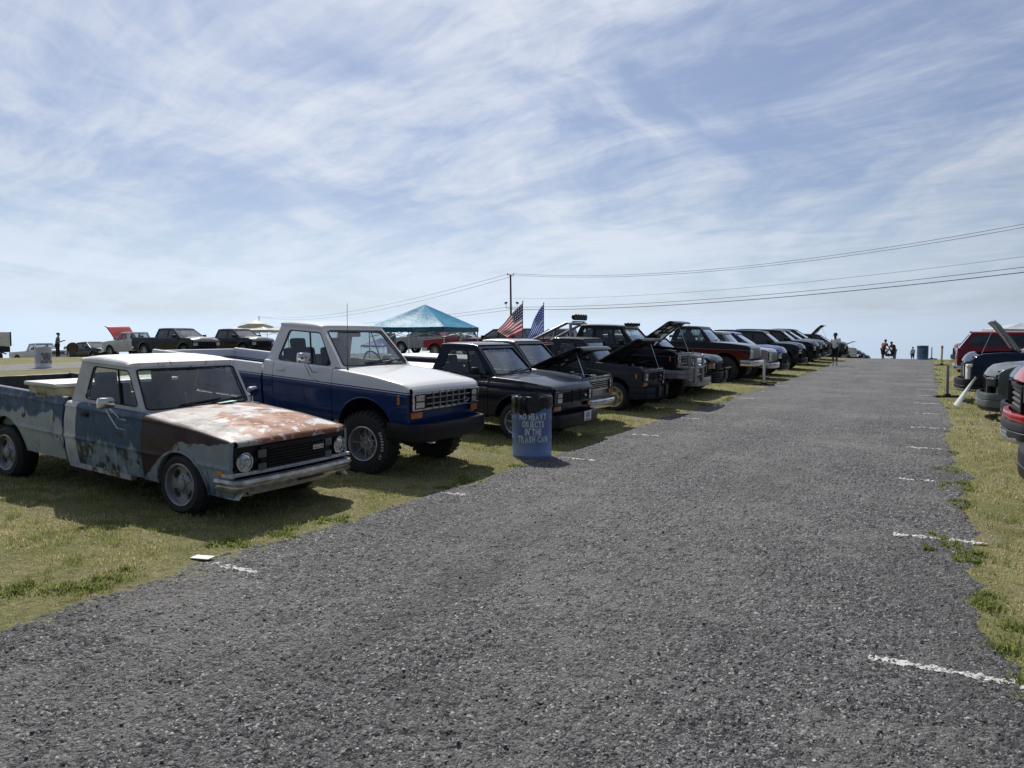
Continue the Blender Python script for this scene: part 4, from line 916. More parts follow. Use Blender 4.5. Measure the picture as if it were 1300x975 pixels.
# ------------------------------------------------------------------ trash drums
def drum(px, py_depth, col, txt, tcol, label, rz, liner=False, rust=.0, r=.265, h=.82, tz=.52, ts=.092, group=None):
    x, y = at_depth(px, py_depth); z = gzf(x, y)
    t = empty('trash_drum', (x, y, z-.01), rz, 0, label, 'trash can', group)
    prof = [(0, .001), (0, r-.01), (.012, r+.004), (.03, r)]
    for zz in (.27, .54): prof += [(zz*h/.82-.018, r), (zz*h/.82, r+.007), (zz*h/.82+.018, r)]
    prof += [(h-.02, r), (h-.006, r+.008), (h, r+.002), (h-.01, r-.008), (.05, r-.010), (.05, .001)]
    b = MB().lathe(prof, 48, Matrix.Rotation(PI/2, 4, 'X'))
    m, nt, bs = newmat('drum_paint'); co = nt.new('ShaderNodeTexCoord').outputs['Object']; sp = nt.new('ShaderNodeSeparateXYZ', {0: co})
    n = nt.noise(nt.mapping(co, (1, 1, .5)), 5., 7., .65)
    fade = nt.ramp(nt.math('ADD', sp.outputs[2], nt.math('MULTIPLY', nt.math('SUBTRACT', n, .5), .18)), .10, .36, 1., 0.)
    fade = nt.math('MULTIPLY', fade, nt.ramp(sp.outputs[2], .035, .06))
    c = nt.mix(fade, col, tuple(min(1, a*1.75+.05) for a in col)); c = nt.mix(nt.ramp(nt.noise(co, 22., 6., .7), .6, .75, 0, .55), c, tuple(a*.45 for a in col))
    nt.l.new(c, bs.inputs['Base Color']); bs.inputs['Roughness'].default_value = .42
    b.build('drum_body', m, t, 50)
    if txt:
        n = len(txt)
        def width(l_): 
            w_ = 0.
            for ch in l_:
                if ch == ' ': w_ += ts*.42; continue
                q_ = [v[0] for v in text_mesh(ch, .115*ts/.082, bold=.007, sx=.80).v]; w_ += max(q_)-min(q_)+ts*.13
            return w_
        kx = .43*(r/.265)/width(txt[-1])
        ml, nt, bs = newmat('stencil_paint'); co = nt.new('ShaderNodeTexCoord').outputs['Object']
        f = nt.ramp(nt.noise(co, 38., 5., .7), .30, .48)
        nt.l.new(nt.mix(f, tuple(a*.6+b_*.4 for a, b_ in zip(tcol, col)), tcol), bs.inputs['Base Color']); bs.inputs['Roughness'].default_value = .6
        for i, line in enumerate(txt):
            zz = tz-(i-(n-1)/2)*ts*1.22; rr = r+.0095; q = MB(); xc_ = 0.; gl = []
            for ch in line:
                if ch == ' ': xc_ += ts*.42; continue
                tm = text_mesh(ch, .115*ts/.082, bold=.007, sx=.80); a0 = min(v[0] for v in tm.v); a1 = max(v[0] for v in tm.v); gl.append((ch, tm, xc_-a0, (a0+a1)/2)); xc_ += a1-a0+ts*.13
            rg = random.Random(i+int(r*1000))
            for ch, tm, off, mid_ in gl:
                bm = bmesh.new(); me = bpy.data.meshes.new('tmp'); me.from_pydata(tm.v, [], tm.f); bm.from_mesh(me); bpy.data.meshes.remove(me)
                for c_ in [mid_-.0045, mid_+.0045]+[k*.015 for k in range(-6, 7)]: bmesh.ops.bisect_plane(bm, geom=bm.verts[:]+bm.edges[:]+bm.faces[:], plane_co=(c_, 0, 0), plane_no=(1, 0, 0))
                bm.verts.index_update(); fs = [[v.index for v in f.verts] for f in bm.faces if not (ch in 'OABRDC' and abs(f.calc_center_median().x-mid_) < .0044)]
                dz = rg.uniform(-.002, .002); q.add([(rr*math.sin((v.co.x+off-xc_/2)*kx/rr), -rr*math.cos((v.co.x+off-xc_/2)*kx/rr), zz+v.co.y+dz) for v in bm.verts], fs); bm.free()
            q.build('stencil_lettering', ml, t)
    if liner:
        rows = []; N = 72
        for k in range(N):
            a = 2*PI*k/N; fx = math.sin(a)      # a=0 faces -y (front)
            low = h-.215+.085*smooth((fx+.1)/.9)+.012*math.sin(a*5)+.008*math.sin(a*13)
            w = .006+.006*abs(math.sin(a*7.5))+.004*math.sin(a*17)
            zs = np.linspace(low, h+.012, 7)
            row = [((r+w+.006*math.sin(j*1.7+a*9))*fx, -(r+w+.006*math.sin(j*1.7+a*9))*math.cos(a), zz) for j, zz in enumerate(zs)]
            row += [((r-.004)*fx, -(r-.004)*math.cos(a), h+.022+.004*math.sin(a*11)), ((r-.02)*fx, -(r-.02)*math.cos(a), h), ((r-.04)*fx, -(r-.04)*math.cos(a), h-.35)]
            rows.append(row)
        m = simple('black_bag_plastic', (.012, .012, .013), .28, var=.2, bump=.5, bscale=22)
        MB().grid(rows, True, False).build('bag_liner', m, t, 60)
    return t
TX = ['NO HEAVY', 'OBJECTS', 'IN THE', 'TRASH CAN']
drum(675.5, 10.22, (.12, .19, .36), TX, (.72, .75, .78), 'faded blue drum with black bag liner and pale stencilled warning by the navy pickup', R(31), True, tz=.42, ts=.082)
drum(55, 30.5, (.55, .56, .58), TX, (.05, .05, .06), 'white drum with black stencilled warning beside the far gravel lane', R(88), False, tz=.42, ts=.086, r=.30, h=.86)
drum(1171, 46, (.045, .14, .24), TX, (.30, .36, .40), 'dull blue drum standing alone at the road crest', R(-30), False, tz=.46, ts=.088, r=.31, h=.86)
# ------------------------------------------------------------------ marker posts on rubber feet
def post(px, dep, h, col, label, wid=.06, top=None):
    x, y = at_depth(px, dep); t = empty('marker_post', (x, y, gzf(x, y)), YAW, 0, label, 'post', 'marker posts along the road')
    b = MB().box((0, 0, h/2+.03), (wid, .04, h), .008, Matrix.Rotation(random.uniform(-.02, .03), 4, 'Y')); b.build('stake', simple('post_paint', col, .55, var=.15), t)
    b = MB().box((0, 0, .03), (.68, .17, .06), .02, taper=(.94, .7)); b.box((0, 0, .07), (.14, .12, .06), .015); b.build('rubber_base', M['rubber'], t)
    if top: MB().box((0, -.004, h-.05), (wid+.01, .05, .12), .008).build('post_cap', simple('cap_paint', top, .5), t)
post(970.5, 24.6, .80, (.66, .66, .66), 'white short post on black rubber foot left of the road', .075)
post(1204, 20.0, .82, (.22, .22, .23), 'grey post on black rubber foot near the leaning white banner', .065)
post(1195.5, 38.5, .98, (.62, .62, .35), 'pale yellow post with red and white cap beyond the grey one', .09, (.55, .2, .18))
post(1182.5, 47.5, .72, (.6, .6, .6), 'small white post beside the far blue drum', .07)
# leaning white feather banner
x, y = at_depth(1216, 17.1); z = gzf(x, y)
x2, y2 = at_depth(1239.5, 17.0)
d = Vector((x2-x, y2-y, .66)); bn = empty('leaning_banner', (x, y, z), 0, 0, 'white tapered plastic banner lying against the sage grey pickup', 'banner')
b = MB(); Rv = Vector((math.cos(YAW), math.sin(YAW), 0)); Fv = Vector((-math.sin(YAW), math.cos(YAW), 0)); dn = d.normalized()
nn = Rv*-.60+Vector((0, 0, .62))-Fv*.34; nn = (nn-dn*nn.dot(dn)).normalized(); u = nn.cross(dn).normalized()
w0, w1 = .085, .012; rows = []
for t in np.linspace(0, 1, 8):
    c = d*t+Vector((0, 0, .05)); w = w0+(w1-w0)*t; rows.append([c-u*w, c-u*w*.5+nn*.012, c+nn*.018, c+u*w*.5+nn*.012, c+u*w, c-nn*.006])
b.grid(rows, False, True); b.build('banner_sheet', M['white_plastic'], bn)
MB().tube([Vector((0, 0, .02)), d*1.04], .012, 8).build('banner_rod', M['alloy'], bn)
# ------------------------------------------------------------------ canopies
def canvas(col, transl=.35, nm='canopy_fabric'):
    m, t, b = newmat(nm); co = t.new('ShaderNodeTexCoord').outputs['Object']
    n = t.noise(co, 5., 6., .6); c = t.mix(t.ramp(n, .3, .7), tuple(a*.85 for a in col), tuple(min(1, a*1.12) for a in col)); t.l.new(c, b.inputs['Base Color'])
    b.inputs['Roughness'].default_value = .48; b.inputs['Specular IOR Level'].default_value = .25
    bn = t.new('ShaderNodeBump', {'Strength': .6, 'Distance': .03, 'Height': t.noise(t.mapping(co, (1, 1, 1)), 4., 3.)}); t.l.new(bn.outputs[0], b.inputs['Normal'])
    tl = t.new('ShaderNodeBsdfTranslucent', {'Color': c}); mx = t.new('ShaderNodeMixShader', {0: transl, 1: b.outputs[0], 2: tl.outputs[0]}); t.l.new(mx.outputs[0], t.n['Material Output'].inputs[0]); return m
def canopy(px, dep, size, eave, apex, rz, fab, val, label, z0=None, vent=0., logo=False):
    x, y = at_depth(px, dep); t = empty('pop_up_canopy', (x, y, gzf(x, y) if z0 is None else z0), rz, 0, label, 'canopy'); s = size/2
    rows = []
    for i in range(0, 13):
        q = i/12; row = []
        for k in range(48):
            e, f = divmod(k, 12); f = f/12*2-1; c = [(f, -1), (1, f), (-f, 1), (-1, -f)][e]; sag = -.10*math.sin(PI*q)*(1-abs(f)**2)*.9; rid = .012*math.sin(f*20)*q
            row.append((c[0]*s*q+1e-4*c[0], c[1]*s*q+1e-4*c[1], eave+(apex-eave)*(1-q)+sag*(.5+.5*(1-f*f))+rid-.05*q*(1-f*f)*.4))
        rows.append(row)
    MB().grid(rows, False, True).build('canopy_top', fab, t, 40)
    rows = []
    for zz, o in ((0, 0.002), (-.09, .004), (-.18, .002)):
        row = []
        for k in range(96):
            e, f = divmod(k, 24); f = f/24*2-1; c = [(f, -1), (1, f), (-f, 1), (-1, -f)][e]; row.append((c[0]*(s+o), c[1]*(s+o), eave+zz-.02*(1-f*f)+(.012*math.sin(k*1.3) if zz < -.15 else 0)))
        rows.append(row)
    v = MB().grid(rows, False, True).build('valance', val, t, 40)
    if logo:
        tm = text_mesh('Coleman', .15, sx=1.); MB().add([(-0.0+a+s*.55-.3, -s-.009, eave-.11+b_) for a, b_, _ in tm.v], tm.f).build('valance_lettering', simple('pale_print', (.2, .33, .38), .6), v)
    if vent:
        rows = [[(c[0]*vent*q+1e-4*c[0], c[1]*vent*q+1e-4*c[1], apex+.16-(.30)*q) for c in [(-1, -1), (0, -1), (1, -1), (1, 0), (1, 1), (0, 1), (-1, 1), (-1, 0)]] for q in (0, .3, .6, 1.)]
        MB().grid(rows, False, True).build('vent_top', fab, t, 40)
    for sx in (-1, 1):
        for sy in (-1, 1): MB().box((sx*(s-.03), sy*(s-.03), eave/2-.05), (.035, .035, eave+.1), .004).build('leg', M['alloy'], t)
    b = MB()
    for e in range(4):
        c = [(-1, -1), (1, -1), (1, 1), (-1, 1)]; a, d_ = c[e], c[(e+1) % 4]
        for z1, z2 in ((eave-.1, eave-.38), (eave-.38, eave-.1)): b.tube([(a[0]*(s-.03), a[1]*(s-.03), z1), ((a[0]+d_[0])/2*(s-.03), (a[1]+d_[1])/2*(s-.03), z2), (d_[0]*(s-.03), d_[1]*(s-.03), z1)], .013, 5)
    b.build('truss', M['alloy'], t); return t
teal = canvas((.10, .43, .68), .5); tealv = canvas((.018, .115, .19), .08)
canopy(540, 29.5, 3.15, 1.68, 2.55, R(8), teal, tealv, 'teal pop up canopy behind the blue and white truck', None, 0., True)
wht = canvas((.62, .62, .58), .25)
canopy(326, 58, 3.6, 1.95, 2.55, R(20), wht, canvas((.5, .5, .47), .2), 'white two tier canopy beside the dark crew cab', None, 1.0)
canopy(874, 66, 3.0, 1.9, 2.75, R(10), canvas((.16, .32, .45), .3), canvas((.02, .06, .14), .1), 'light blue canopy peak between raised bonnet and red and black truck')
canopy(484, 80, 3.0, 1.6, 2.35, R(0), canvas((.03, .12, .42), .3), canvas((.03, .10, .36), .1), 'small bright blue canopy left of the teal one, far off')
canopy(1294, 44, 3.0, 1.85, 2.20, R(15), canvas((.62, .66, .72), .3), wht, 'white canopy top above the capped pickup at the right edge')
# ------------------------------------------------------------------ flags
def flag(px, dep, top, kind, label, droop, length):
    x, y = at_depth(px, dep); g = gzf(x, y); t = empty('flag', (x, y, g), YAW, 0, label, 'flag', 'flags on thin poles'); H = top-g
    MB().tube([(0, 0, 0), (0, 0, H)], .014, 8).build('flag_pole', M['trim'], t)
    MB().dome((0, 0, 0), .03, .03, 10, 4).xf(lambda a, b, c: (b, c, a+H)).build('finial', M['trim'], t)
    N, K = 36, 24; vs = []; uv = []
    for i in range(N+1):
        u = i/N
        for j in range(K+1):
            v = j/K
            # cloth hangs: fly end sags and folds toward the pole
            tx_, tz_, bx_, bz_, hz_, pw = droop
            xx = (1-v)*(-tx_*u**pw)+v*(-bx_*u); zz = H-.05-((1-v)*(tz_*u**1.1)+v*(hz_+bz_*u))
            yy = .07*math.sin(u*10+v*3)*u+.04*math.sin(v*8+u*5)*u
            vs.append((xx+.02*math.sin(u*11+v*3)*u, yy, zz)); uv.append((u, v))
    fs = [(i*(K+1)+j, i*(K+1)+j+1, (i+1)*(K+1)+j+1, (i+1)*(K+1)+j) for i in range(N) for j in range(K)]
    me = bpy.data.meshes.new('cloth'); me.from_pydata(vs, [], fs); l = me.uv_layers.new(name='UVMap')
    for lp in me.loops: l.data[lp.index].uv = uv[lp.vertex_index]
    for p_ in me.polygons: p_.use_smooth = True
    m, nt, b = newmat('flag_cloth'); U = nt.new('ShaderNodeUVMap').outputs[0]; sp = nt.new('ShaderNodeSeparateXYZ', {0: U}); u, v = sp.outputs[0], sp.outputs[1]
    st = nt.math('LESS_THAN', nt.math('MODULO', nt.math('MULTIPLY', v, 13.), 2.), 1.)
    red, wt, bl = ((.42, .015, .03), (.6, .6, .62), (.02, .025, .08)) if kind == 'us' else ((.010, .04, .28), (.34, .38, .52), (.008, .028, .21))
    c = nt.mix(st, wt, red); can = nt.math('MULTIPLY', nt.math('LESS_THAN', u, .42), nt.math('LESS_THAN', v, .538)); c = nt.mix(can, c, bl)
    a = nt.math('SUBTRACT', nt.math('MODULO', nt.math('MULTIPLY', u, 6/.42), 1.), .5); d2 = nt.math('SUBTRACT', nt.math('MODULO', nt.math('MULTIPLY', v, 5/.538), 1.), .5)
    star = nt.math('LESS_THAN', nt.math('ADD', nt.math('MULTIPLY', a, a), nt.math('MULTIPLY', d2, d2)), .045); c = nt.mix(nt.math('MULTIPLY', star, can), c, (.62, .62, .65))
    nt.l.new(c, b.inputs['Base Color']); b.inputs['Roughness'].default_value = .8
    tl = nt.new('ShaderNodeBsdfTranslucent', {'Color': c}); mx = nt.new('ShaderNodeMixShader', {0: .4, 1: b.outputs[0], 2: tl.outputs[0]}); nt.l.new(mx.outputs[0], nt.n['Material Output'].inputs[0])
    me.materials.append(m); o = bpy.data.objects.new('flag_cloth', me); COL.objects.link(o); o.parent = t
flag(663.5, 27, 2.82, 'us', 'red and white striped flag with starred dark blue corner on a thin pole', (.90, .98, .55, .20, 1.02, 1.), 1.5)
flag(690, 27, 2.76, 'blue', 'blue and white striped flag with stars hanging limp on a thin pole', (.60, 1.22, .26, .40, .92, .75), 1.2)
# ------------------------------------------------------------------ utility pole and wires
wood = simple('weathered_pole', (.075, .065, .055), .85, var=.3)
def upole(px, dep, ztop, label, lean=0.):
    x, y = at_depth(px, dep); g = gzf(x, y); t = empty('utility_pole', (x, y, g), YAW, 0, label, 'utility pole', 'utility poles carrying the wires'); H = ztop-g
    MB().tube([(0, 0, 0), (lean*.5, 0, H*.5), (lean, 0, H)], [.17, .15, .12], 10).build('pole', wood, t)
    MB().box((lean, 0, H-.05), (.9, .1, .1), .01).build('crossarm', wood, t)
    for sx in (-.4, .4): MB().lathe([(0, .001), (0, .05), (.08, .06), (.12, .03), (.16, .04), (.2, .001)], 10, Matrix.Translation((lean+sx, 0, H)) @ Matrix.Rotation(PI/2, 4, 'X')).build('insulator', M['grey_plastic'], t)
    for sx in (-1, 1):
        b = MB(); zz = H-4.3; b.tube([(0, 0, zz-.3), (sx*.75, 0, zz-.3), (sx*.75, 0, zz+.25)], .04, 6); b.build('bracket_arm', M['trim'], t)
        MB().box((sx*.78, -.05, zz+.42), (.42, .3, .26), .06, Matrix.Rotation(sx*.4, 4, 'Y')).build('floodlight', M['trim'], t)
    return Vector((x, y, 0))
PZ = 9.9
p0 = upole(649.5, 105, PZ, 'tall dark pole with two floodlights behind the flags', -.15)
p1 = upole(330, 270, 8.0, 'farther pole where the left wires run to behind the canopy')
p2 = upole(1560, 48, 11.2, 'nearer pole outside the right of the view')
def wire(a, b, za, zb, sag, label, r=.02, off=0.):
    n = 40; dv = (b-a); side = Vector((-dv.y, dv.x, 0)).normalized()*off; pts = [a+dv*(i/n)+side+Vector((0, 0, za+(zb-za)*i/n-4*sag*(i/n)*(1-i/n))) for i in range(n+1)]
    tag(MB().tube(pts, r, 5).build('overhead_wire', M['dark']), label, 'wire', 'overhead wires')
wire(p0, p2, PZ+.15, 11.3, 2.2, 'highest thin wire right of the pole, meeting the right edge uppermost', .018, .4)
wire(p0, p2, PZ-.05, 10.9, 2.2, 'second wire right of the pole, close under the highest', .018, -.4)
wire(p0, p2, 6.6, 8.4, 1.2, 'lone faint wire between the upper pair and the lower bundle', .012, .2)
wire(p0, p2, 5.45, 7.6, 1.1, 'upper wire of the lower bundle on the right', .022, .0)
wire(p0, p2, 5.10, 7.2, 1.1, 'lowest wire of the bundle on the right', .03, -.1)
wire(p0, p1, PZ+.1, 8.1, 2.5, 'upper wire sloping down from the pole to the left', .022, .4)
wire(p0, p1, PZ-.15, 7.9, 2.9, 'second wire sloping left just below the upper one', .022, -.4)
wire(p0, p1, 5.5, 4.6, 1.2, 'low wire leaving the pole to the left above the teal canopy', .02, .1)
wire(p0, p1, 5.1, 4.2, 1.3, 'lowest wire leaving the pole to the left', .02, -.1)
# ------------------------------------------------------------------ people
def skin_mesh(name, pts, edges, rad, mat, parent, sub=2, root=0, flat=1.):
    me = bpy.data.meshes.new(name); me.from_pydata(pts, edges, []); o = bpy.data.objects.new(name+'_tmp', me); COL.objects.link(o)
    md = o.modifiers.new('skin', 'SKIN'); md.use_smooth_shade = True
    if not me.skin_vertices: me.skin_vertices.new() if hasattr(me.skin_vertices, 'new') else None
    sv = me.skin_vertices[0].data
    for i, r in enumerate(rad): sv[i].radius = (r, r) if not isinstance(r, tuple) else r; sv[i].use_root = i == root
    s = o.modifiers.new('sub', 'SUBSURF'); s.levels = sub; s.render_levels = sub
    dg = bpy.context.evaluated_depsgraph_get(); m2 = bpy.data.meshes.new_from_object(o.evaluated_get(dg)); m2.name = name
    bpy.data.objects.remove(o); m2.materials.clear(); m2.materials.append(mat)
    for p in m2.polygons: p.use_smooth = True
    o2 = bpy.data.objects.new(name, m2); COL.objects.link(o2); o2.parent = parent; return o2
skin_m = simple('skin', (.36, .20, .14), .55, var=.1); skin_d = simple('tanned_skin', (.20, .105, .07), .55, var=.1)
def cloth(col): return simple('cloth', col, .85, var=.18, scale=14, bump=.25, bscale=30)
def person(px, dep, face, label, shirt, bottom, hairc, h=1.66, lean=0., arms=((.02, .05), (.02, .05)), elb=(.0, .0), longp=False, cap=None, shoe=(.6, .6, .6), skinm=None, step=.05, headturn=0., socks=None):
    x, y = at_depth(px, dep); k = h/1.70; sm = skinm or skin_m
    t = empty('person', (x, y, gzf(x, y)-.005), face, 0, label, 'person')
    def L(px_, z): # lean forward from the pelvis
        if z <= .9: return px_, z
        d = z-.9; return px_+d*math.sin(lean), .9+d*math.cos(lean)
    J = {}
    def put(n, x_, y_, z_): a, b = L(x_, z_); J[n] = (a*k, y_*k, b*k)
    put('pel', 0, 0, .92); put('waist', .0, 0, 1.06); put('chest', .01, 0, 1.26); put('neck', .01, 0, 1.42); put('jaw', .035, 0, 1.51); put('head', .02, 0, 1.59); put('top', .0, 0, 1.655); put('nose', .115, 0, 1.565)
    for s, sg in (('r', -1), ('l', 1)):
        i = 0 if sg < 0 else 1
        put('sh'+s, 0, sg*.165, 1.36); ax, ay = arms[i]
        sh = Vector(J['sh'+s])/k; e = sh+Vector((ax*1.0, sg*ay, -math.sqrt(max(.01, .285**2-ax*ax-ay*ay)))); w = e+Vector((math.sin(elb[i])*.25, -sg*.01-sg*.06*(elb[i] > 1), -math.cos(elb[i])*.25)); hd = w+(w-e).normalized()*.075
        J['el'+s] = tuple(e*k); J['wr'+s] = tuple(w*k); J['ha'+s] = tuple(hd*k)
        dn = (w-e).normalized(); fw = Vector((1, 0, 0)) if abs(dn.x) < .7 else Vector((0, 0, 1))
        for f in range(4): J['f%d%s' % (f, s)] = tuple((hd+dn*(.07+.012*(f in (1, 2)))+fw*(.03-.02*f)+Vector((0, -sg*.02, 0)))*k)
        J['th'+s] = tuple((w+dn*.05+fw*.055)*k)
        st = step*sg
        J['hip'+s] = (0, sg*.09*k, .88*k); J['kn'+s] = ((.02+st*.6)*k, sg*.10*k, .48*k); J['an'+s] = (st*k, sg*.105*k, .085*k); J['toe'+s] = ((st+.13)*k, sg*.125*k, .035*k)
    def sk(nm, names, edges, rad, mat, sub=2, root=0):
        return skin_mesh(nm, [J[n] for n in names], [(names.index(a), names.index(b)) for a, b in edges], [r*k if not isinstance(r, tuple) else (r[0]*k, r[1]*k) for r in rad], mat, t, sub, root)
    names = ['pel', 'waist', 'chest', 'neck', 'jaw', 'head', 'top', 'nose']; rad = [.115, .11, .125, .052, .066, .088, .06, .014]
    ed = [('pel', 'waist'), ('waist', 'chest'), ('chest', 'neck'), ('neck', 'jaw'), ('jaw', 'head'), ('head', 'top'), ('head', 'nose')]
    for s in 'rl':
        n2 = ['sh', 'el', 'wr', 'ha', 'f0', 'f1', 'f2', 'f3', 'th', 'hip', 'kn', 'an', 'toe']; names += [n+s for n in n2]; rad += [.060, .042, .028, .030, .009, .009, .009, .008, .010, .088, .056, .040, .034]
        ed += [('chest', 'sh'+s), ('sh'+s, 'el'+s), ('el'+s, 'wr'+s), ('wr'+s, 'ha'+s)]+[('ha'+s, 'f%d%s' % (f, s)) for f in range(4)]+[('wr'+s, 'th'+s), ('pel', 'hip'+s), ('hip'+s, 'kn'+s), ('kn'+s, 'an'+s), ('an'+s, 'toe'+s)]
    sk('body', names, ed, rad, sm)
    def mid(a, b, f): return tuple(Vector(J[a])*(1-f)+Vector(J[b])*f)
    for s in 'rl': J['slv'+s] = mid('sh'+s, 'el'+s, .75); J['hem'+s] = mid('kn'+s, 'hip'+s, -.02 if not longp else .0); J['cuf'+s] = mid('an'+s, 'kn'+s, .05); J['hm2'+s] = mid('kn'+s, 'hip'+s, .3)
    J['low'] = mid('pel', 'waist', -.45); J['col'] = mid('chest', 'neck', .62)
    sk('shirt', ['low', 'waist', 'chest', 'col', 'shr', 'slvr', 'shl', 'slvl'], [('low', 'waist'), ('waist', 'chest'), ('chest', 'col'), ('chest', 'shr'), ('shr', 'slvr'), ('chest', 'shl'), ('shl', 'slvl')], [.150, .148, .172, .075, .098, .078, .098, .078], cloth(shirt))
    if longp:
        sk('trousers', ['pel', 'hipr', 'knr', 'cufr', 'hipl', 'knl', 'cufl'], [('pel', 'hipr'), ('hipr', 'knr'), ('knr', 'cufr'), ('pel', 'hipl'), ('hipl', 'knl'), ('knl', 'cufl')], [.13, .105, .076, .06, .105, .076, .06], cloth(bottom))
    else:
        sk('shorts', ['pel', 'hipr', 'hm2r', 'hemr', 'hipl', 'hm2l', 'heml'], [('pel', 'hipr'), ('hipr', 'hm2r'), ('hm2r', 'hemr'), ('pel', 'hipl'), ('hipl', 'hm2l'), ('hm2l', 'heml')], [.13, .108, .09, .085, .108, .09, .085], cloth(bottom))
    for s in 'rl':
        J['he'+s] = tuple(Vector(J['an'+s])+Vector((-.05, 0, -.035))*k); J['to2'+s] = tuple(Vector(J['toe'+s])+Vector((.05, 0, .005)))
        sk('shoe', ['he'+s, 'toe'+s, 'to2'+s], [('he'+s, 'toe'+s), ('toe'+s, 'to2'+s)], [.045, .046, .036], cloth(shoe))
        if socks: J['sk'+s] = mid('an'+s, 'kn'+s, .45); sk('sock', ['an'+s, 'sk'+s], [('an'+s, 'sk'+s)], [.048, .056], cloth(socks))
    hb = MB(); c = Vector(J['head'])+Vector((-.012, 0, .03))*k; rows = []
    for i in range(8):
        a = PI*.62*i/7; rows.append([(c.x+.112*k*math.sin(a)*math.cos(2*PI*j/18)-.012*k*(i/7), c.y+.094*k*math.sin(a)*math.sin(2*PI*j/18), c.z+.10*k*math.cos(a)+(.05*k*max(0, math.cos(2*PI*j/18))*(i/7)**2)) for j in range(18)])
    hb.grid(rows, False, True); hb.build('hair', cloth(hairc), t, 60)
    if cap:
        cb = MB(); rows = []
        for i in range(6):
            a = PI*.5*i/5; rows.append([(c.x+.118*k*math.sin(a)*math.cos(2*PI*j/20), c.y+.101*k*math.sin(a)*math.sin(2*PI*j/20), c.z+.01*k+.105*k*math.cos(a)) for j in range(20)])
        cb.grid(rows, False, True)
        br = [[(c.x+(.09+.12*u)*k*math.cos(v*.9), c.y+(.098-.012*u)*k*math.sin(v), c.z+(.012-.02*u)*k) for v in np.linspace(-1.2, 1.2, 9)] for u in (0, .5, 1.)]
        cb.grid(br); cb.build('cap', cloth(cap), t, 60)
    eb = MB()
    for sg in (-1, 1): eb.box((J['head'][0]+.082*k, sg*.034*k, J['head'][2]-.0), (.012, .026*k, .014*k), .004)
    eb.box((J['jaw'][0]+.060*k, 0, J['jaw'][2]+.01*k), (.012, .05*k, .010*k), .003); eb.build('face_features', M['interior'], t)
    for sg in (-1, 1): MB().box((J['head'][0]-.01, sg*.090*k, J['head'][2]-.01), (.05*k, .02*k, .065*k), .012).build('ear', sm, t)
    return t
person(1060, 38.6, YAW+R(222), 'man in white shirt, black shorts, dark cap and white socks standing in the road', (.82, .82, .84), (.015, .015, .017), (.02, .015, .012), 1.67, 0, ((.0, .10), (.04, .09)), (.15, .25), False, (.03, .028, .028), (.75, .75, .75), skin_d, .03, socks=(.75, .75, .75))
person(1120.5, 57.5, YAW+R(20), 'adult in red top and dark shorts bending over the stroller at the crest', (.28, .04, .035), (.02, .02, .022), (.10, .05, .03), 1.66, .35, ((.18, .02), (.18, .02)), (.9, .9), False, None, (.1, .1, .1), skin_d)
person(1135.5, 58, YAW+R(200), 'adult in dark top and tan trousers bending toward the stroller at the crest', (.05, .04, .04), (.30, .24, .18), (.03, .02, .015), 1.60, .55, ((.18, .02), (.15, .02)), (.8, .8), True, None, (.3, .25, .2), skin_d)
person(1158.5, 58, YAW+R(90), 'small child in pale shirt left of the far blue drum', (.62, .64, .68), (.05, .05, .05), (.06, .04, .03), 1.15, 0, ((.02, .06), (.02, .06)), (.2, .2), False, None, (.3, .3, .3))
person(73.5, 52, YAW+R(20), 'man in grey sleeveless top and black shorts looking at his phone by the white drum', (.16, .16, .17), (.015, .015, .015), (.02, .02, .02), 1.74, .08, ((.05, .03), (.05, .03)), (1.9, 1.9), True, (.05, .05, .05), (.1, .1, .1), skin_m)
person(496, 33, YAW+R(70), 'person with dark hair and grey shirt under the left of the teal canopy', (.16, .18, .22), (.04, .04, .05), (.012, .012, .012), 1.72, 0., ((.02, .05), (.02, .05)), (.3, .3), True, None, (.1, .1, .1), skin_m)
# stroller between the two adults
x, y = at_depth(1128.5, 58); st = empty('stroller', (x, y, gzf(x, y)), YAW, 0, 'dark stroller between two bending adults at the crest', 'stroller')
b = MB(); rows = [[(-.22+.44*i/6, -.3+.05*math.sin(j), .50+.5*math.sin(PI*j/8)*(.8+.2*math.sin(PI*i/6))) if False else (.26*math.cos(PI*i/6), .22*(j/4-1), .55+.42*math.sin(PI*i/6)*(1-.25*abs(j/4-1))) for j in range(9)] for i in range(7)]
b.grid(rows); b.build('hood', M['seat'], st, solid=.02)
b = MB().box((0, 0, .48), (.5, .4, .2), .06); b.build('seat', M['seat'], st)
b = MB(); 
for sg in (-1, 1): b.tube([(-.35, sg*.22, .95), (-.1, sg*.22, .55), (.3, sg*.22, .12)], .014, 6); b.tube([(-.25, sg*.22, .12), (.05, sg*.22, .5)], .014, 6)
b.tube([(-.35, -.22, .95), (-.35, .22, .95)], .014, 6); b.build('frame', M['alloy'], st)
for xx in (-.25, .3):
    for sg in (-1, 1):
        o = MB().lathe([(-.02, .001), (-.02, .10), (0, .12), (.02, .10), (.02, .001)], 16).build('wheel', M['rubber'], st); o.location = (xx, sg*.24, .12)
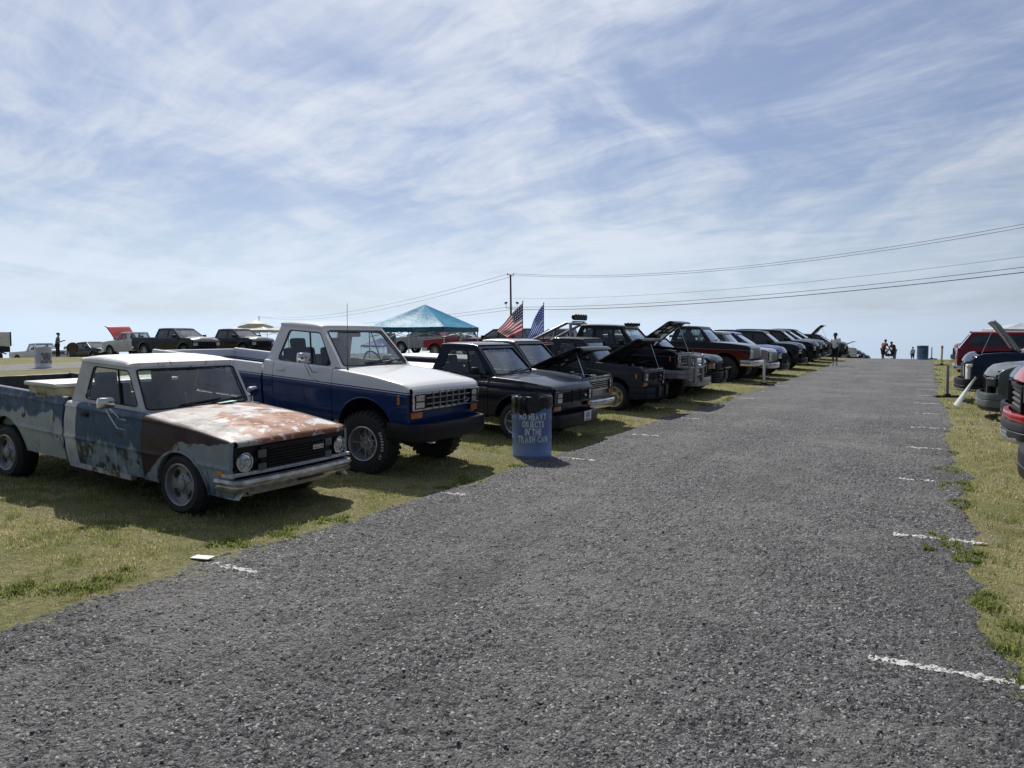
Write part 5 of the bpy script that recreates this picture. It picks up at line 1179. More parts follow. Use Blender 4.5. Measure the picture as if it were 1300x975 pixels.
# round camp chair near the maroon car
x, y = at_depth(92, 50); cc = empty('camp_chair', (x, y, gzf(x, y)), R(-40), 0, 'round brown folding camp chair beside the man with the phone', 'chair')
b = MB(); rows = []
for i in range(7):
    q = i/6; rows.append([(-.18-.16*(1-q*q)+.20*q*(-math.sin(2*PI*j/24))*-.0, .36*q*math.cos(2*PI*j/24)+1e-4*math.cos(2*PI*j/24), .62+.36*q*math.sin(2*PI*j/24)) for j in range(24)])
b.grid(rows, False, True).xf(lambda a, b_, c: (a+(c-.62)*-.5, b_, c)); b.build('seat', simple('brown_canvas', (.13, .085, .045), .85), cc, solid=.03)
b = MB()
for sg in (-1, 1): b.tube([(.2, sg*.3, 0), (-.3, sg*.25, .8)], .015, 6); b.tube([(-.35, sg*.3, 0), (.1, sg*.25, .5)], .015, 6)
b.tube([(.2, -.3, .02), (.2, .3, .02)], .012, 6); b.build('frame', M['trim'], cc)
# toolbox across the load bed of the rusty pickup, with its cream side and name plate
t1m = t1.matrix_basis
tb = empty('toolbox', (0, 0, 0), 0, 0, 'checker plate toolbox with cream end lying across the rusty truck bed', 'toolbox')
tb.matrix_world = t1m @ Matrix.Translation((-2.82, 0, .86+.035*2.1-.055))
b = MB().box((0, 0, .04), (.46, 1.40, .20), .02); b.build('box_body', simple('cream_paint', (.42, .38, .24), .5, var=.25), tb)
m, nt, bs = newmat('checker_plate'); co = nt.new('ShaderNodeTexCoord').outputs['Object']
vv = nt.mapping(co, (26, 26, 26), rot=(0, 0, R(45))); ck = nt.new('ShaderNodeTexChecker', {'Vector': vv, 'Scale': 1.}).outputs[1]; wv = nt.noise(nt.mapping(vv, (1, .3, 1)), 1.5, 2.)
bs.inputs['Base Color'].default_value = (.58, .57, .54, 1); bs.inputs['Metallic'].default_value = .6; bs.inputs['Roughness'].default_value = .42
nt.l.new(nt.new('ShaderNodeBump', {'Strength': .8, 'Distance': .006, 'Height': nt.math('ADD', ck, wv)}).outputs[0], bs.inputs['Normal'])
b = MB().box((0, 0, .160), (.52, 1.46, .042), .016); b.build('lid', m, tb)
b = MB(); b.box((.0, -.705, .06), (.16, .012, .06), .004); b.build('name_plate', simple('plate_tan', (.33, .29, .18), .4), tb)
tm = text_mesh('DELTA', .042, bold=.001); MB().add([(a, -.7125, .06+b_) for a, b_, _ in tm.v], tm.f).build('plate_lettering', M['trim'], tb)
# whip aerial of the lifted pickup, raised white tyre letters, windscreen banner, papers
MB().tube([(-1.0, -.66, 1.14), (-1.0, -.66, 1.22)], .012, 6).build('aerial_base', M['trim'], t2)
MB().tube([(-1.0, -.66, 1.2), (-1.015, -.665, 1.97)], .0028, 5).build('aerial', M['trim'], t2)
def tyre_text(root, words, r, h=.036):
    for w in [c for c in root.children if c.name.startswith('wheel')]:
        lt = MB(); wy = .27/2+.0065
        for txt, a0 in words:
            n = len(txt)
            for i, chn in enumerate(txt):
                if chn == ' ': continue
                a = R(a0)-(i-(n-1)/2)*h*.92/r; tm = text_mesh(chn, h*1.35, bold=.0012, sx=.85)
                e_r = Vector((-math.cos(a), 0, math.sin(a))); e_t = Vector((math.sin(a), 0, math.cos(a)))*-1
                lt.add([tuple(e_r*(r+q[1])-e_t*q[0]*-1+Vector((0, wy, 0))) for q in tm.v], tm.f)
        lt.build('raised_lettering', M['white_letter'], w)
tyre_text(t2, [('GRABBER AT', 0), ('GENERAL', 180)], .283)
ws = [c for c in t3.children if c.name.startswith('windshield')][0]
def onscreen(root, txt, S, y0, t, size, mat, nm):
    A, At = S; q = text_mesh(txt, size, bold=.001, sx=1.2); xa, za, xt, zt = A[0], A[1], At[0], At[1]; n = Vector((zt-za, 0, -(xt-xa))).normalized()
    vs = []
    for a, b_, _ in q.v:
        tt = t+b_/math.hypot(xt-xa, zt-za); x_ = xa+(xt-xa)*tt; z_ = za+(zt-za)*tt; yy = y0+a; x_ += .06*(1-(yy/.755)**2)*math.exp(-((x_-xa)/.45)**2)
        vs.append((x_+n.x*.008, yy, z_+n.z*.008))
    o = MB().add(vs, q.f).build(nm, mat, root)
    return o
onscreen(t3, 'FORD RANGER', ((-1.09, .967), (-1.50, 1.395)), .0, .86, .085, simple('blue_vinyl', (.12, .2, .5), .5), 'windshield_lettering')
pp = MB().box((-1.0, .25, .0), (.16, .22, .004), 0); pp.xf(lambda a, b_, c: (a-.26, b_, .892+.02*math.sin(b_*20))); pp.build('dashboard_paper', simple('paper_green', (.45, .65, .60), .7), t1)
# ------------------------------------------------------------------ ground
def axis(lo, hi, dense):
    pts = []; x = lo
    while x < hi:
        pts.append(x); d = 0 if dense[0] <= x <= dense[1] else min(abs(x-dense[0]), abs(x-dense[1])); x += dense[2]+d*.06
    return np.array(pts+[hi])
def sheet(name, X, Y, dz, mat, label=None, wob=None):
    gx, gy = np.meshgrid(X, Y, indexing='ij')
    if wob is not None: gx, gy = wob(gx, gy)
    z = gz(gx, gy)+dz; nx, ny = gx.shape
    co = np.stack([gx, gy, z], -1).reshape(-1, 3); idx = np.arange(nx*ny).reshape(nx, ny)
    f = np.stack([idx[:-1, :-1], idx[1:, :-1], idx[1:, 1:], idx[:-1, 1:]], -1).reshape(-1, 4)
    me = bpy.data.meshes.new(name); me.vertices.add(len(co)); me.vertices.foreach_set('co', co.ravel().astype('f4'))
    me.loops.add(f.size); me.loops.foreach_set('vertex_index', f.ravel().astype('i4')); me.polygons.add(len(f))
    me.polygons.foreach_set('loop_start', (np.arange(len(f))*4).astype('i4')); me.polygons.foreach_set('loop_total', np.full(len(f), 4, 'i4')); me.update(calc_edges=True)
    for p in me.polygons: p.use_smooth = True
    me.materials.append(mat); o = bpy.data.objects.new(name, me); COL.objects.link(o); o['kind'] = 'structure'; return o
m, nt, b = newmat('dry_lawn'); co = nt.new('ShaderNodeNewGeometry').outputs['Position']
n1 = nt.noise(co, .35, 5., .6); n2 = nt.noise(co, 3., 6., .65); n3 = nt.noise(co, 40., 4., .7); n4 = nt.noise(nt.mapping(co, (1, 1, 0), (30, 9, 0)), 1.1, 5., .6)
c = nt.mix(nt.ramp(n2, .35, .65), (.30, .285, .12), (.46, .40, .23)); c = nt.mix(nt.ramp(n1, .35, .65), c, (.23, .245, .085), 'MIX'); c = nt.mix(nt.ramp(n4, .54, .68, 0., .85), c, (.34, .29, .20))
n5 = nt.noise(co, 11., 5., .65); c = nt.mix(nt.ramp(n5, .54, .66, 0., .6), c, (.14, .135, .055)); c = nt.mix(nt.ramp(n5, .46, .34, 0., .7), c, (.40, .34, .22)); c = nt.mix(nt.ramp(n3, .3, .75, .55, 0.), c, (.05, .045, .025)); c = nt.mix(nt.ramp(n3, .55, .8, 0, .5), c, (.30, .26, .14))
nt.l.new(c, b.inputs['Base Color']); b.inputs['Roughness'].default_value = .95; b.inputs['Specular IOR Level'].default_value = .15
nt.l.new(nt.new('ShaderNodeBump', {'Strength': .9, 'Distance': .05, 'Height': nt.math('ADD', n3, nt.noise(co, 12., 4.))}).outputs[0], b.inputs['Normal'])
lawn = m
sheet('ground', axis(-500, 500, (-42, 6, .8)), axis(-60, 700, (0, 70, .8)), 0., lawn)
def gravelmat(name, base, lo):
    m, nt, b = newmat(name); co = nt.new('ShaderNodeNewGeometry').outputs['Position']; flat = nt.mapping(co, (1, 1, 0))
    wrp = nt.new('ShaderNodeTexNoise', {'Vector': flat, 'Scale': 30., 'Detail': 2.}).outputs[1]
    wv = nt.new('ShaderNodeVectorMath', {0: flat, 1: wrp}, operation='MULTIPLY_ADD'); wv.inputs[1].default_value = (1, 1, 1)
    add = nt.n.new('ShaderNodeVectorMath'); add.operation = 'SCALE'; nt.l.new(wrp, add.inputs[0]); add.inputs['Scale'].default_value = .02
    v2 = nt.n.new('ShaderNodeVectorMath'); v2.operation = 'ADD'; nt.l.new(flat, v2.inputs[0]); nt.l.new(add.outputs[0], v2.inputs[1]); P = v2.outputs[0]
    va = nt.new('ShaderNodeTexVoronoi', {'Vector': P, 'Scale': 38.}); vb = nt.new('ShaderNodeTexVoronoi', {'Vector': P, 'Scale': 85.}); vc = nt.new('ShaderNodeTexVoronoi', {'Vector': P, 'Scale': 190.})
    ra = nt.new('ShaderNodeSeparateXYZ', {0: va.outputs['Color']}).outputs[0]; rb = nt.new('ShaderNodeSeparateXYZ', {0: vb.outputs['Color']}).outputs[0]; rc = nt.new('ShaderNodeSeparateXYZ', {0: vc.outputs['Color']}).outputs[1]
    big = nt.noise(flat, .55, 5., .6); med = nt.noise(flat, 4., 5., .65); fine = nt.noise(flat, 60., 5., .7)
    g = nt.math('ADD', nt.math('MULTIPLY', ra, .30), nt.math('ADD', nt.math('MULTIPLY', rb, .35), nt.math('MULTIPLY', rc, .35)))
    g = nt.math('ADD', g, nt.math('MULTIPLY', nt.math('SUBTRACT', med, .5), .35)); g = nt.math('ADD', g, nt.math('MULTIPLY', nt.math('SUBTRACT', big, .5), .35))
    c = nt.mix(nt.ramp(g, .20, .82), lo, base); c = nt.mix(nt.ramp(rb, .968, .976, 0., .8), c, (.42, .415, .40)); c = nt.mix(nt.ramp(rc, .975, .98, 0., .8), c, (.42, .415, .40))
    c = nt.mix(nt.ramp(nt.math('ADD', big, nt.math('MULTIPLY', nt.math('SUBTRACT', med, .5), .5)), .5, .68, 0, .5), c, (.17, .165, .152)); c = nt.mix(nt.ramp(nt.noise(nt.mapping(flat, (1, .22, 0), (7, 3, 0)), 1.3, 5., .6), .52, .66, 0, .45), c, (.055, .055, .056))
    px_ = nt.new('ShaderNodeSeparateXYZ', {0: co}).outputs[0]; tr_ = nt.math('ADD', nt.ramp(nt.math('ABSOLUTE', nt.math('ADD', px_, 3.25)), .15, .75, 1., 0.), nt.ramp(nt.math('ABSOLUTE', nt.math('ADD', px_, 1.45)), .15, .75, 1., 0.))
    c = nt.mix(nt.math('MULTIPLY', tr_, nt.ramp(med, .3, .7, .05, .32)), c, (.17, .168, .163))
    nt.l.new(c, b.inputs['Base Color']); b.inputs['Roughness'].default_value = .75; b.inputs['Specular IOR Level'].default_value = .35
    hgt = nt.math('ADD', nt.math('MULTIPLY', va.outputs['Distance'], -.5), nt.math('ADD', nt.math('MULTIPLY', vb.outputs['Distance'], -.45), nt.math('MULTIPLY', nt.noise(flat, 22., 6., .75), .9)))
    nt.l.new(nt.new('ShaderNodeBump', {'Strength': 1., 'Distance': .024, 'Height': hgt}).outputs[0], b.inputs['Normal']); return m
grav = gravelmat('chip_seal', (.172, .171, .174), (.015, .015, .017))
edge_n = RNG.normal(size=4096)
def wobble(y, seed):
    v = 0
    for k, (f, a) in enumerate(((.35, .06), (1.1, .05), (3.3, .035), (8.7, .02), (23., .010))): v = v+a*np.sin(y*f*2+seed*(k+1.7)+1.3*np.sin(y*f*.7+seed))
    return v
def roadwob(gx, gy):
    t = (gx+4.55)/5.0; gx = gx+(1-t)**3*wobble(gy, 1.3)+t**3*wobble(gy, 4.1); return gx, gy
def worley(x, y, f, seed):
    x = x*f; y = y*f; ix = np.floor(x); iy = np.floor(y); best = np.full(x.shape, 9.); hid = np.zeros(x.shape)
    def hsh(a, b, k): v = np.sin(a*127.1+b*311.7+k*74.7+seed*13.3)*43758.5453; return v-np.floor(v)
    for a in (-1, 0, 1):
        for b_ in (-1, 0, 1):
            cx, cy = ix+a, iy+b_; d = (cx+hsh(cx, cy, 1)-x)**2+(cy+hsh(cx, cy, 2)-y)**2; m_ = d < best; best = np.where(m_, d, best); hid = np.where(m_, hsh(cx, cy, 3), hid)
    return np.sqrt(best), hid
def lumps(x, y):
    d1, h1 = worley(x+.01*np.sin(y*31), y, 30., 1.); d2, h2 = worley(x, y+.006*np.sin(x*57), 62., 2.); d3, h3 = worley(x, y, 9., 3.)
    z = .016*(h1**1.5)*np.clip(1-1.15*d1, 0, 1)**.7+.009*h2*np.clip(1-1.2*d2, 0, 1)**.7+.007*(h3-.5)*np.clip(1-d3, 0, 1)
    return z*1.08-.004
Yr = np.concatenate([np.arange(-12, 1.6, .3), 1.6*np.exp(np.arange(0, math.log(16/1.6), .0042)), 16*np.exp(np.arange(0.004, math.log(300/16), .03))])
Xr = np.linspace(-4.55, .45, 430)
road = sheet('gravel_road', Xr, Yr, .008, grav, wob=roadwob)
co_r = np.empty(len(road.data.vertices)*3, 'f4'); road.data.vertices.foreach_get('co', co_r); co_r = co_r.reshape(-1, 3).astype(float)
dE = np.tile(np.minimum(Xr+4.55, .45-Xr)[:, None], (1, len(Yr))).ravel(); co_r[:, 2] += lumps(co_r[:, 0], co_r[:, 1])*smooth((22-co_r[:, 1])/8)-.026*(1-smooth(dE/.11)); road.data.vertices.foreach_set('co', co_r.ravel().astype('f4')); road.data.update()
sheet('far_gravel_lane', np.arange(-35.8, -29.4, .5), np.concatenate([np.arange(-40, 90, .8)]), .006, gravelmat('pale_gravel', (.24, .235, .225), (.09, .09, .09)), wob=lambda a, b: (a+wobble(b, 7.7)*.8, b))
# worn parking lines
m, nt, b = newmat('worn_line_paint'); co = nt.new('ShaderNodeNewGeometry').outputs['Position']
n = nt.noise(co, 34., 6., .75); n2 = nt.noise(co, 5., 4.); msk = nt.ramp(nt.math('ADD', n, nt.math('MULTIPLY', nt.math('SUBTRACT', n2, .5), .4)), .41, .48)
b.inputs['Base Color'].default_value = (.60, .60, .58, 1); b.inputs['Roughness'].default_value = .85
tp = nt.new('ShaderNodeBsdfTransparent'); mx = nt.new('ShaderNodeMixShader', {0: msk, 1: tp.outputs[0], 2: b.outputs[0]}); nt.l.new(mx.outputs[0], nt.n['Material Output'].inputs[0])
nt.l.new(nt.new('ShaderNodeBump', {'Strength': 1., 'Distance': .02, 'Height': nt.noise(co, 40., 5., .7)}).outputs[0], b.inputs['Normal'])
def pline(x0, x1, y, w):
    nx, ny = max(8, int((x1-x0)/.011)), max(3, int(w/.012)); gx, gy = np.meshgrid(np.linspace(x0, x1, nx), np.linspace(y-w/2, y+w/2, ny), indexing='ij'); e = (gy-y)/(w/2); gy = gy+e*.010*np.sin(gx*37+y)+e*.006*np.sin(gx*91)
    z = gz(gx, gy)+.0095+lumps(gx, gy)*smooth((22-gy)/8)
    MB().grid([[(gx[i, j], gy[i, j], z[i, j]) for j in range(ny)] for i in range(nx)]).build('parking_line', m)['kind'] = 'structure'
for k, y in enumerate([4.19, 6.94, 9.68, 12.45, 15.25, 18.0, 20.7, 23.4, 26.1, 28.9, 31.6, 34.4]): pline(-.21+.02*math.sin(k*2), [.50, .47, .12, .25, .34, .26, .3, .3, .3, .3, .3, .3][k], y, .07)
for k, (a, c_, y) in enumerate([(-4.46, -4.01, 3.69), (-4.32, -4.08, 6.53), (-4.28, -3.75, 9.17), (-4.22, -3.76, 11.92), (-4.2, -3.80, 14.7), (-4.2, -3.9, 17.4), (-4.2, -3.85, 20.1), (-4.2, -3.9, 22.9), (-4.2, -3.8, 25.6)]): pline(a, c_, y, .065)
pc = MB().box((0, 0, 0), (.17, .075, .006), 0); o = pc.build('paper_card', M['white_plastic']); o.location = (-4.60, 3.72, gzf(-4.6, 3.72)+.022); o.rotation_euler = (.03, -.05, .12)
tag(o, 'small white card lying at the end of the nearest left parking line', 'card')
# loose chippings on the near road
N = 5200; rr = 2.2+9*RNG.random(N)**1.6; th = YAW+(RNG.random(N)-.5)*1.5; px, py = -np.sin(th)*rr, np.cos(th)*rr
ok = (px > -4.5) & (px < .42); px, py = px[ok], py[ok]; N = len(px)
ico = bmesh.new(); bmesh.ops.create_icosphere(ico, subdivisions=1, radius=1.); bv = np.array([v.co[:] for v in ico.verts]); bf = np.array([[v.index for v in f.verts] for f in ico.faces]); ico.free()
sc = (.003+.006*RNG.random(N)**2.5); jit = 1+.35*RNG.normal(size=(N, len(bv), 1)).clip(-1, 1)
ang = RNG.random(N)*6.28; V = bv[None]*jit*np.stack([sc*1.3, sc, sc*.65], -1)[:, None, :]
V = np.stack([V[..., 0]*np.cos(ang)[:, None]-V[..., 1]*np.sin(ang)[:, None], V[..., 0]*np.sin(ang)[:, None]+V[..., 1]*np.cos(ang)[:, None], V[..., 2]], -1)
V += np.stack([px, py, gz(px, py)+.010+lumps(px, py)+sc*.2], -1)[:, None, :]
def np_mesh(name, V, F, mat, cols=None, smooth_=False):
    k = F.shape[-1]; me = bpy.data.meshes.new(name); me.vertices.add(len(V)); me.vertices.foreach_set('co', V.ravel().astype('f4')); me.loops.add(F.size); me.loops.foreach_set('vertex_index', F.ravel().astype('i4')); me.polygons.add(len(F))
    me.polygons.foreach_set('loop_start', (np.arange(len(F))*k).astype('i4')); me.polygons.foreach_set('loop_total', np.full(len(F), k, 'i4'))
    if cols is not None:
        a = me.attributes.new('tone', 'FLOAT_COLOR', 'POINT'); a.data.foreach_set('color', np.concatenate([cols, np.ones((len(cols), 1))], 1).ravel().astype('f4'))
    me.update(calc_edges=True); me.materials.append(mat); o = bpy.data.objects.new(name, me); COL.objects.link(o); return o
def attrmat(name, rough, transl=0.):
    m, t, b = newmat(name); a = t.new('ShaderNodeAttribute', attribute_name='tone').outputs['Color']; t.l.new(a, b.inputs['Base Color']); b.inputs['Roughness'].default_value = rough; b.inputs['Specular IOR Level'].default_value = .25
    if transl:
        tl = t.new('ShaderNodeBsdfTranslucent', {'Color': a}); mx = t.new('ShaderNodeMixShader', {0: transl, 1: b.outputs[0], 2: tl.outputs[0]}); t.l.new(mx.outputs[0], t.n['Material Output'].inputs[0])
    return m
tone = np.clip(.12+.14*RNG.random(N)**1.3+.3*(RNG.random(N) > .93), 0, .6); cols = np.repeat(tone[:, None]*np.array([[1, .985, .95]]), len(bv), 0)
o = np_mesh('loose_chippings', V.reshape(-1, 3), (bf[None]+(np.arange(N)*len(bv))[:, None, None]).reshape(-1, 3), attrmat('chipping_stone', .8), cols); o['kind'] = 'stuff'; o['label'] = 'loose grey stone chippings scattered on the near road'; o['category'] = 'gravel'
# grass blades, thinning with distance
def blades(name, px, py, h, w, cols, label, cat='grass', up=.5):
    n = len(px); a = RNG.random(n)*6.28; la = RNG.random(n)*6.28; ln = up*RNG.random(n)+.1; z = gz(px, py)
    b0 = np.stack([px-np.cos(a)*w, py-np.sin(a)*w, z-.006], -1); b1 = np.stack([px+np.cos(a)*w, py+np.sin(a)*w, z-.006], -1)
    mx = px+np.cos(la)*h*ln*.35; my = py+np.sin(la)*h*ln*.35
    m0 = np.stack([mx-np.cos(a)*w*.7, my-np.sin(a)*w*.7, z+h*.6], -1); m1 = np.stack([mx+np.cos(a)*w*.7, my+np.sin(a)*w*.7, z+h*.6], -1)
    tp = np.stack([px+np.cos(la)*h*ln, py+np.sin(la)*h*ln, z+h*(1-.3*ln)], -1)
    V = np.stack([b0, b1, m1, m0, tp], 1).reshape(-1, 3); i = (np.arange(n)*5)[:, None]
    F = np.concatenate([i+[[0, 1, 2]], i+[[0, 2, 3]], i+[[3, 2, 4]]], 0)
    o = np_mesh(name, V, F, GM, np.repeat(cols, 5, 0)); o['kind'] = 'stuff'; o['label'] = label; o['category'] = cat; return o
GM = attrmat('grass_blade', .6, .5)
def vnoise(x, y, f, seed):
    return .5+.25*(np.sin(x*f*1.7+seed+1.3*np.sin(y*f*1.1+seed*2))+np.sin(y*f*1.9+seed*1.7+1.5*np.sin(x*f*.8+seed)))
def scatter(x0, x1, y0, y1, n):
    x = x0+(x1-x0)*RNG.random(n); y = y0+(y1-y0)*RNG.random(n); return x, y
def lawncols(x, y):
    g = np.array([.27, .285, .095]); s = np.array([.66, .58, .34]); d = np.array([.46, .44, .20])
    t = np.clip(.55*vnoise(x, y, .9, 1.)+.45*vnoise(x, y, 3.1, 5.)+.30*RNG.normal(size=len(x)), 0, 1)[:, None]
    c = np.where(t < .5, g+(d-g)*t*2, d+(s-d)*(t-.5)*2); return c*(.75+.5*RNG.random((len(x), 1)))
def side_ok(x, y, left):
    return (x < -4.55+wobble(y, 1.3)+.03) if left else (x > .45+wobble(y, 4.1)-.03)
parts = []
for (x0, x1, y0, y1, dens, hh, ww) in [(-10.5, -4.3, 1.2, 8., 4600, .040, .0021), (-10., -4.3, 8., 14., 1700, .045, .0032), (-9., -4.3, 14., 28., 420, .05, .006), (-9, -4.3, 28, 52, 130, .055, .012), (-14., -10.5, 4., 12., 260, .05, .006),
                                    (.2, 1.7, 2.5, 8., 4600, .040, .0021), (.2, 3.0, 8., 14., 1200, .045, .0033), (.2, 4., 14., 28., 420, .05, .006), (.2, 4., 28., 52, 150, .055, .012)]:
    n = int((x1-x0)*(y1-y0)*dens); x, y = scatter(x0, x1, y0, y1, n); left = x0 < -2
    bare = vnoise(x, y, 2.3, 9.)*.6+vnoise(x, y, 6.1, 3.)*.4; edge = np.abs(x+4.5) if left else np.abs(x-.4)
    keep = side_ok(x, y, left) & (RNG.random(n) < np.clip(1.25-1.25*smooth((bare-.42)/.33)*(1 if left else .6)-.7*np.exp(-edge/.35), .16, 1))
    parts.append((x[keep], y[keep], np.full(keep.sum(), hh), np.full(keep.sum(), ww)))
x = np.concatenate([p[0] for p in parts]); y = np.concatenate([p[1] for p in parts]); h = np.concatenate([p[2] for p in parts]); w = np.concatenate([p[3] for p in parts])
d1, c1_ = worley(x+.05*np.sin(y*9), y+.05*np.sin(x*11), 7., 5.); d2, c2_ = worley(x, y, 19., 6.); big_ = vnoise(x, y, 1.1, 8.)
keep = RNG.random(len(x)) < np.clip(.15+1.1*(1-d2)*(.35+c2_)+.35*(c1_-.5), .2, 1); x, y, h, w, c1_, c2_, big_ = [q[keep] for q in (x, y, h, w, c1_, c2_, big_)]
h = h*(.35+.7*RNG.random(len(x)))*(.35+.6*c2_+.75*c1_**2); w = w*1.35
cols_ = lawncols(x, y); dry = np.array([[.70, .60, .38]]); grn = np.array([[.22, .27, .085]]); f1 = np.clip((c1_-.55)*2.6, 0, .8)[:, None]; f2 = np.clip((.35-c2_)*2.6, 0, .75)[:, None]
cols_ = cols_*(1-f2)+dry*f2*(.8+.4*RNG.random((len(x), 1))); cols_ = cols_*(1-f1)+grn*f1*(.7+.6*RNG.random((len(x), 1)))
blades('lawn_grass', x, y, h, w, cols_, 'short mown straw green lawn on both sides of the road')
# weed tufts creeping over the edge of the road
tx, ty, tr_ = [], [], []
rg = random.Random(3)
for (x, y, r_) in [(-4.85, 2.75, .30), (-4.75, 3.05, .22), (-4.72, 4.1, .18), (-4.55, 4.55, .22), (-4.55, 5.05, .16), (-4.5, 6.75, .16), (-4.55, 7.2, .2), (-4.45, 8.3, .14), (.50, 4.35, .28), (.62, 4.75, .3), (.22, 6.75, .10), (.12, 7.0, .09), (.38, 6.55, .2), (.3, 6.35, .14), (.33, 8.45, .16), (.36, 9.4, .22), (.05, 6.55, .07), (.42, 5.4, .2)]:
    tx.append(x); ty.append(y); tr_.append(r_)
for k in range(30):
    y = rg.uniform(9, 45); l = rg.random() < .55; tx.append(rg.uniform(-4.62, -4.35) if l else rg.uniform(.25, .5)); ty.append(y); tr_.append(rg.uniform(.08, .22))
X_, Y_, H_, C_ = [], [], [], []
for x, y, r_ in zip(tx, ty, tr_):
    n = int(480*r_/.2*(1 if y < 10 else .35)); sub = RNG.integers(0, 7, n); a0 = RNG.random(7)*6.28; r0 = RNG.random(7)**.7*r_; q = np.abs(RNG.normal(size=n))*r_*.28; a = RNG.random(n)*6.28
    X_.append(x+(r0*np.cos(a0))[sub]*.8+q*np.cos(a)); Y_.append(y+(r0*np.sin(a0))[sub]*1.2+q*np.sin(a)); q = np.minimum(q, r_); H_.append((.016+.036*RNG.random(n))*(1.15-q/r_)); C_.append(np.array([[.19, .25, .075]])*(.5+.8*RNG.random((n, 1)))+np.array([[.12, .08, .03]])*RNG.random((n, 1)))
X_, Y_, H_, C_ = map(np.concatenate, (X_, Y_, H_, C_)); blades('edge_weeds', X_, Y_, H_, np.where(Y_ < 10, .0055, .009), C_, 'bright green weed tufts growing over the road edges', 'weeds', .9)
# clover heads on the right
n = 700; x, y = scatter(.5, 2.2, 3., 24., n); k = RNG.random(n) < vnoise(x, y, 1.7, 4.); x, y = x[k], y[k]; n = len(x); s_ = .006+.004*RNG.random(n)+y*.0002
V = bv[None]*s_[:, None, None]+np.stack([x, y, gz(x, y)+.045], -1)[:, None, :]
o = np_mesh('clover_flowers', V.reshape(-1, 3), (bf[None]+(np.arange(n)*len(bv))[:, None, None]).reshape(-1, 3), attrmat('clover_petals', .7, .2), np.full((n*len(bv), 3), .6)); o['kind'] = 'stuff'; o['label'] = 'tiny white clover heads dotted over the right lawn'; o['category'] = 'flowers'
# ------------------------------------------------------------------ sky, sun, camera
SUN_AZ, SUN_EL = R(45), R(50)      # azimuth measured to the left of +Y
w = bpy.data.worlds.new('World'); SC.world = w; w.use_nodes = True; nt = NT(w.node_tree); bg = nt.n['Background']
co = nt.new('ShaderNodeTexCoord').outputs['Generated']; sp = nt.new('ShaderNodeSeparateXYZ', {0: co})
zc = nt.math('MAXIMUM', sp.outputs[2], .012); dirv = nt.new('ShaderNodeCombineXYZ', {0: sp.outputs[0], 1: sp.outputs[1], 2: zc}).outputs[0]
sky = nt.n.new('ShaderNodeTexSky'); sky.sky_type = 'NISHITA'; sky.sun_disc = False; sky.sun_elevation = SUN_EL; sky.sun_rotation = -SUN_AZ; sky.altitude = 100; sky.air_density = 1.; sky.dust_density = 1.2; sky.ozone_density = 1.5
nt.l.new(dirv, sky.inputs[0])
k = nt.math('ADD', zc, .16); u = nt.math('DIVIDE', sp.outputs[0], k); v = nt.math('DIVIDE', sp.outputs[1], k); pl = nt.new('ShaderNodeCombineXYZ', {0: u, 1: v, 2: 0.}).outputs[0]
r1_ = nt.mapping(pl, (1., 1., 1.), (3.3, 1.2, 0), (0, 0, R(-112))); st1 = nt.mapping(r1_, (.75, 1.25, 1)); r2_ = nt.mapping(pl, (1., 1., 1.), (1.1, 4.2, 0), (0, 0, R(14)))
warp = nt.new('ShaderNodeTexNoise', {'Vector': pl, 'Scale': 1.1, 'Detail': 3.}).outputs[1]
def warped(vec, amt):
    s = nt.n.new('ShaderNodeVectorMath'); s.operation = 'SCALE'; nt.l.new(warp, s.inputs[0]); s.inputs['Scale'].default_value = amt
    a = nt.n.new('ShaderNodeVectorMath'); a.operation = 'ADD'; nt.l.new(vec, a.inputs[0]); nt.l.new(s.outputs[0], a.inputs[1]); return a.outputs[0]
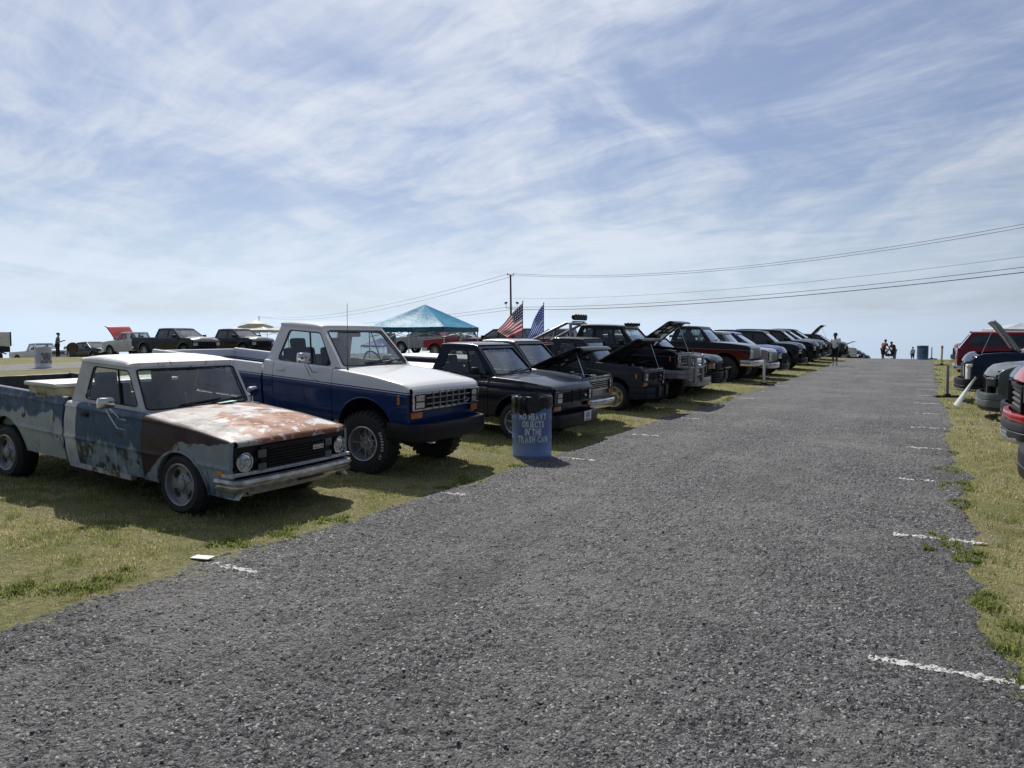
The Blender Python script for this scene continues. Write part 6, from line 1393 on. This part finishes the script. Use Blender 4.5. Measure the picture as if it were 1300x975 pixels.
c1 = nt.noise(warped(st1, 1.1), 1.0, 9., .60, .5); c2 = nt.noise(warped(nt.mapping(r2_, (.7, 2.4, 1), (5, 2, 0)), 1.0), 1.7, 9., .60, .4); c3_ = nt.noise(warped(nt.mapping(r2_, (1.0, 4., 1), (9, 4, 0)), 1.3), 3.4, 8., .62, .5)
cl = nt.math('ADD', nt.math('MULTIPLY', c1, .60), nt.math('ADD', nt.math('MULTIPLY', c2, .27), nt.math('MULTIPLY', c3_, .12)))
mask = nt.ramp(cl, .345, .615, .14, .96)
sund = Vector((-math.sin(SUN_AZ)*math.cos(SUN_EL), math.cos(SUN_AZ)*math.cos(SUN_EL), math.sin(SUN_EL)))
dp = nt.new('ShaderNodeVectorMath', {0: co, 1: tuple(sund)}, operation='DOT_PRODUCT').outputs['Value']
near = nt.ramp(dp, -.05, .85, .0, 1.)
hor = nt.ramp(sp.outputs[2], .0, .20, 1., 0.)
ccol = nt.mix(near, (1.2, 1.5, 2.1), (7.8, 8.3, 9.1))
skyc = nt.mix(1., sky.outputs[0], (.60, .66, .80), 'MULTIPLY')
c = nt.mix(mask, skyc, ccol); c = nt.mix(nt.math('MAXIMUM', nt.math('MULTIPLY', hor, .55), nt.ramp(sp.outputs[2], .004, .06, .95, 0.)), c, nt.mix(near, (1.2, 1.6, 2.3), (8.2, 9.9, 12.0)))
nt.l.new(c, bg.inputs[0]); bg.inputs[1].default_value = .10
sl = bpy.data.lights.new('sun', 'SUN'); sl.energy = 4.6; sl.angle = R(.6); sl.color = (1., .955, .89)
so = bpy.data.objects.new('sun', sl); COL.objects.link(so); so.rotation_euler = (-sund).to_track_quat('-Z', 'Y').to_euler(); so.location = (0, 0, 40)
cam = bpy.data.cameras.new('camera'); cam.sensor_width = 36.; cam.lens = FPX/1300*36; cam.clip_end = 3000; cam.clip_start = .05
co_ = bpy.data.objects.new('camera', cam); COL.objects.link(co_); co_.location = (0, 0, CH); co_.rotation_euler = (PI/2-PITCH, 0, YAW); SC.camera = co_
SC.view_settings.view_transform = 'Standard'; SC.view_settings.look = 'None'; SC.view_settings.exposure = 0.; SC.view_settings.gamma = 1.; SC.view_settings.use_curve_mapping = False
SC.cycles.use_denoising = True; SC.cycles.max_bounces = 8; SC.cycles.transparent_max_bounces = 16
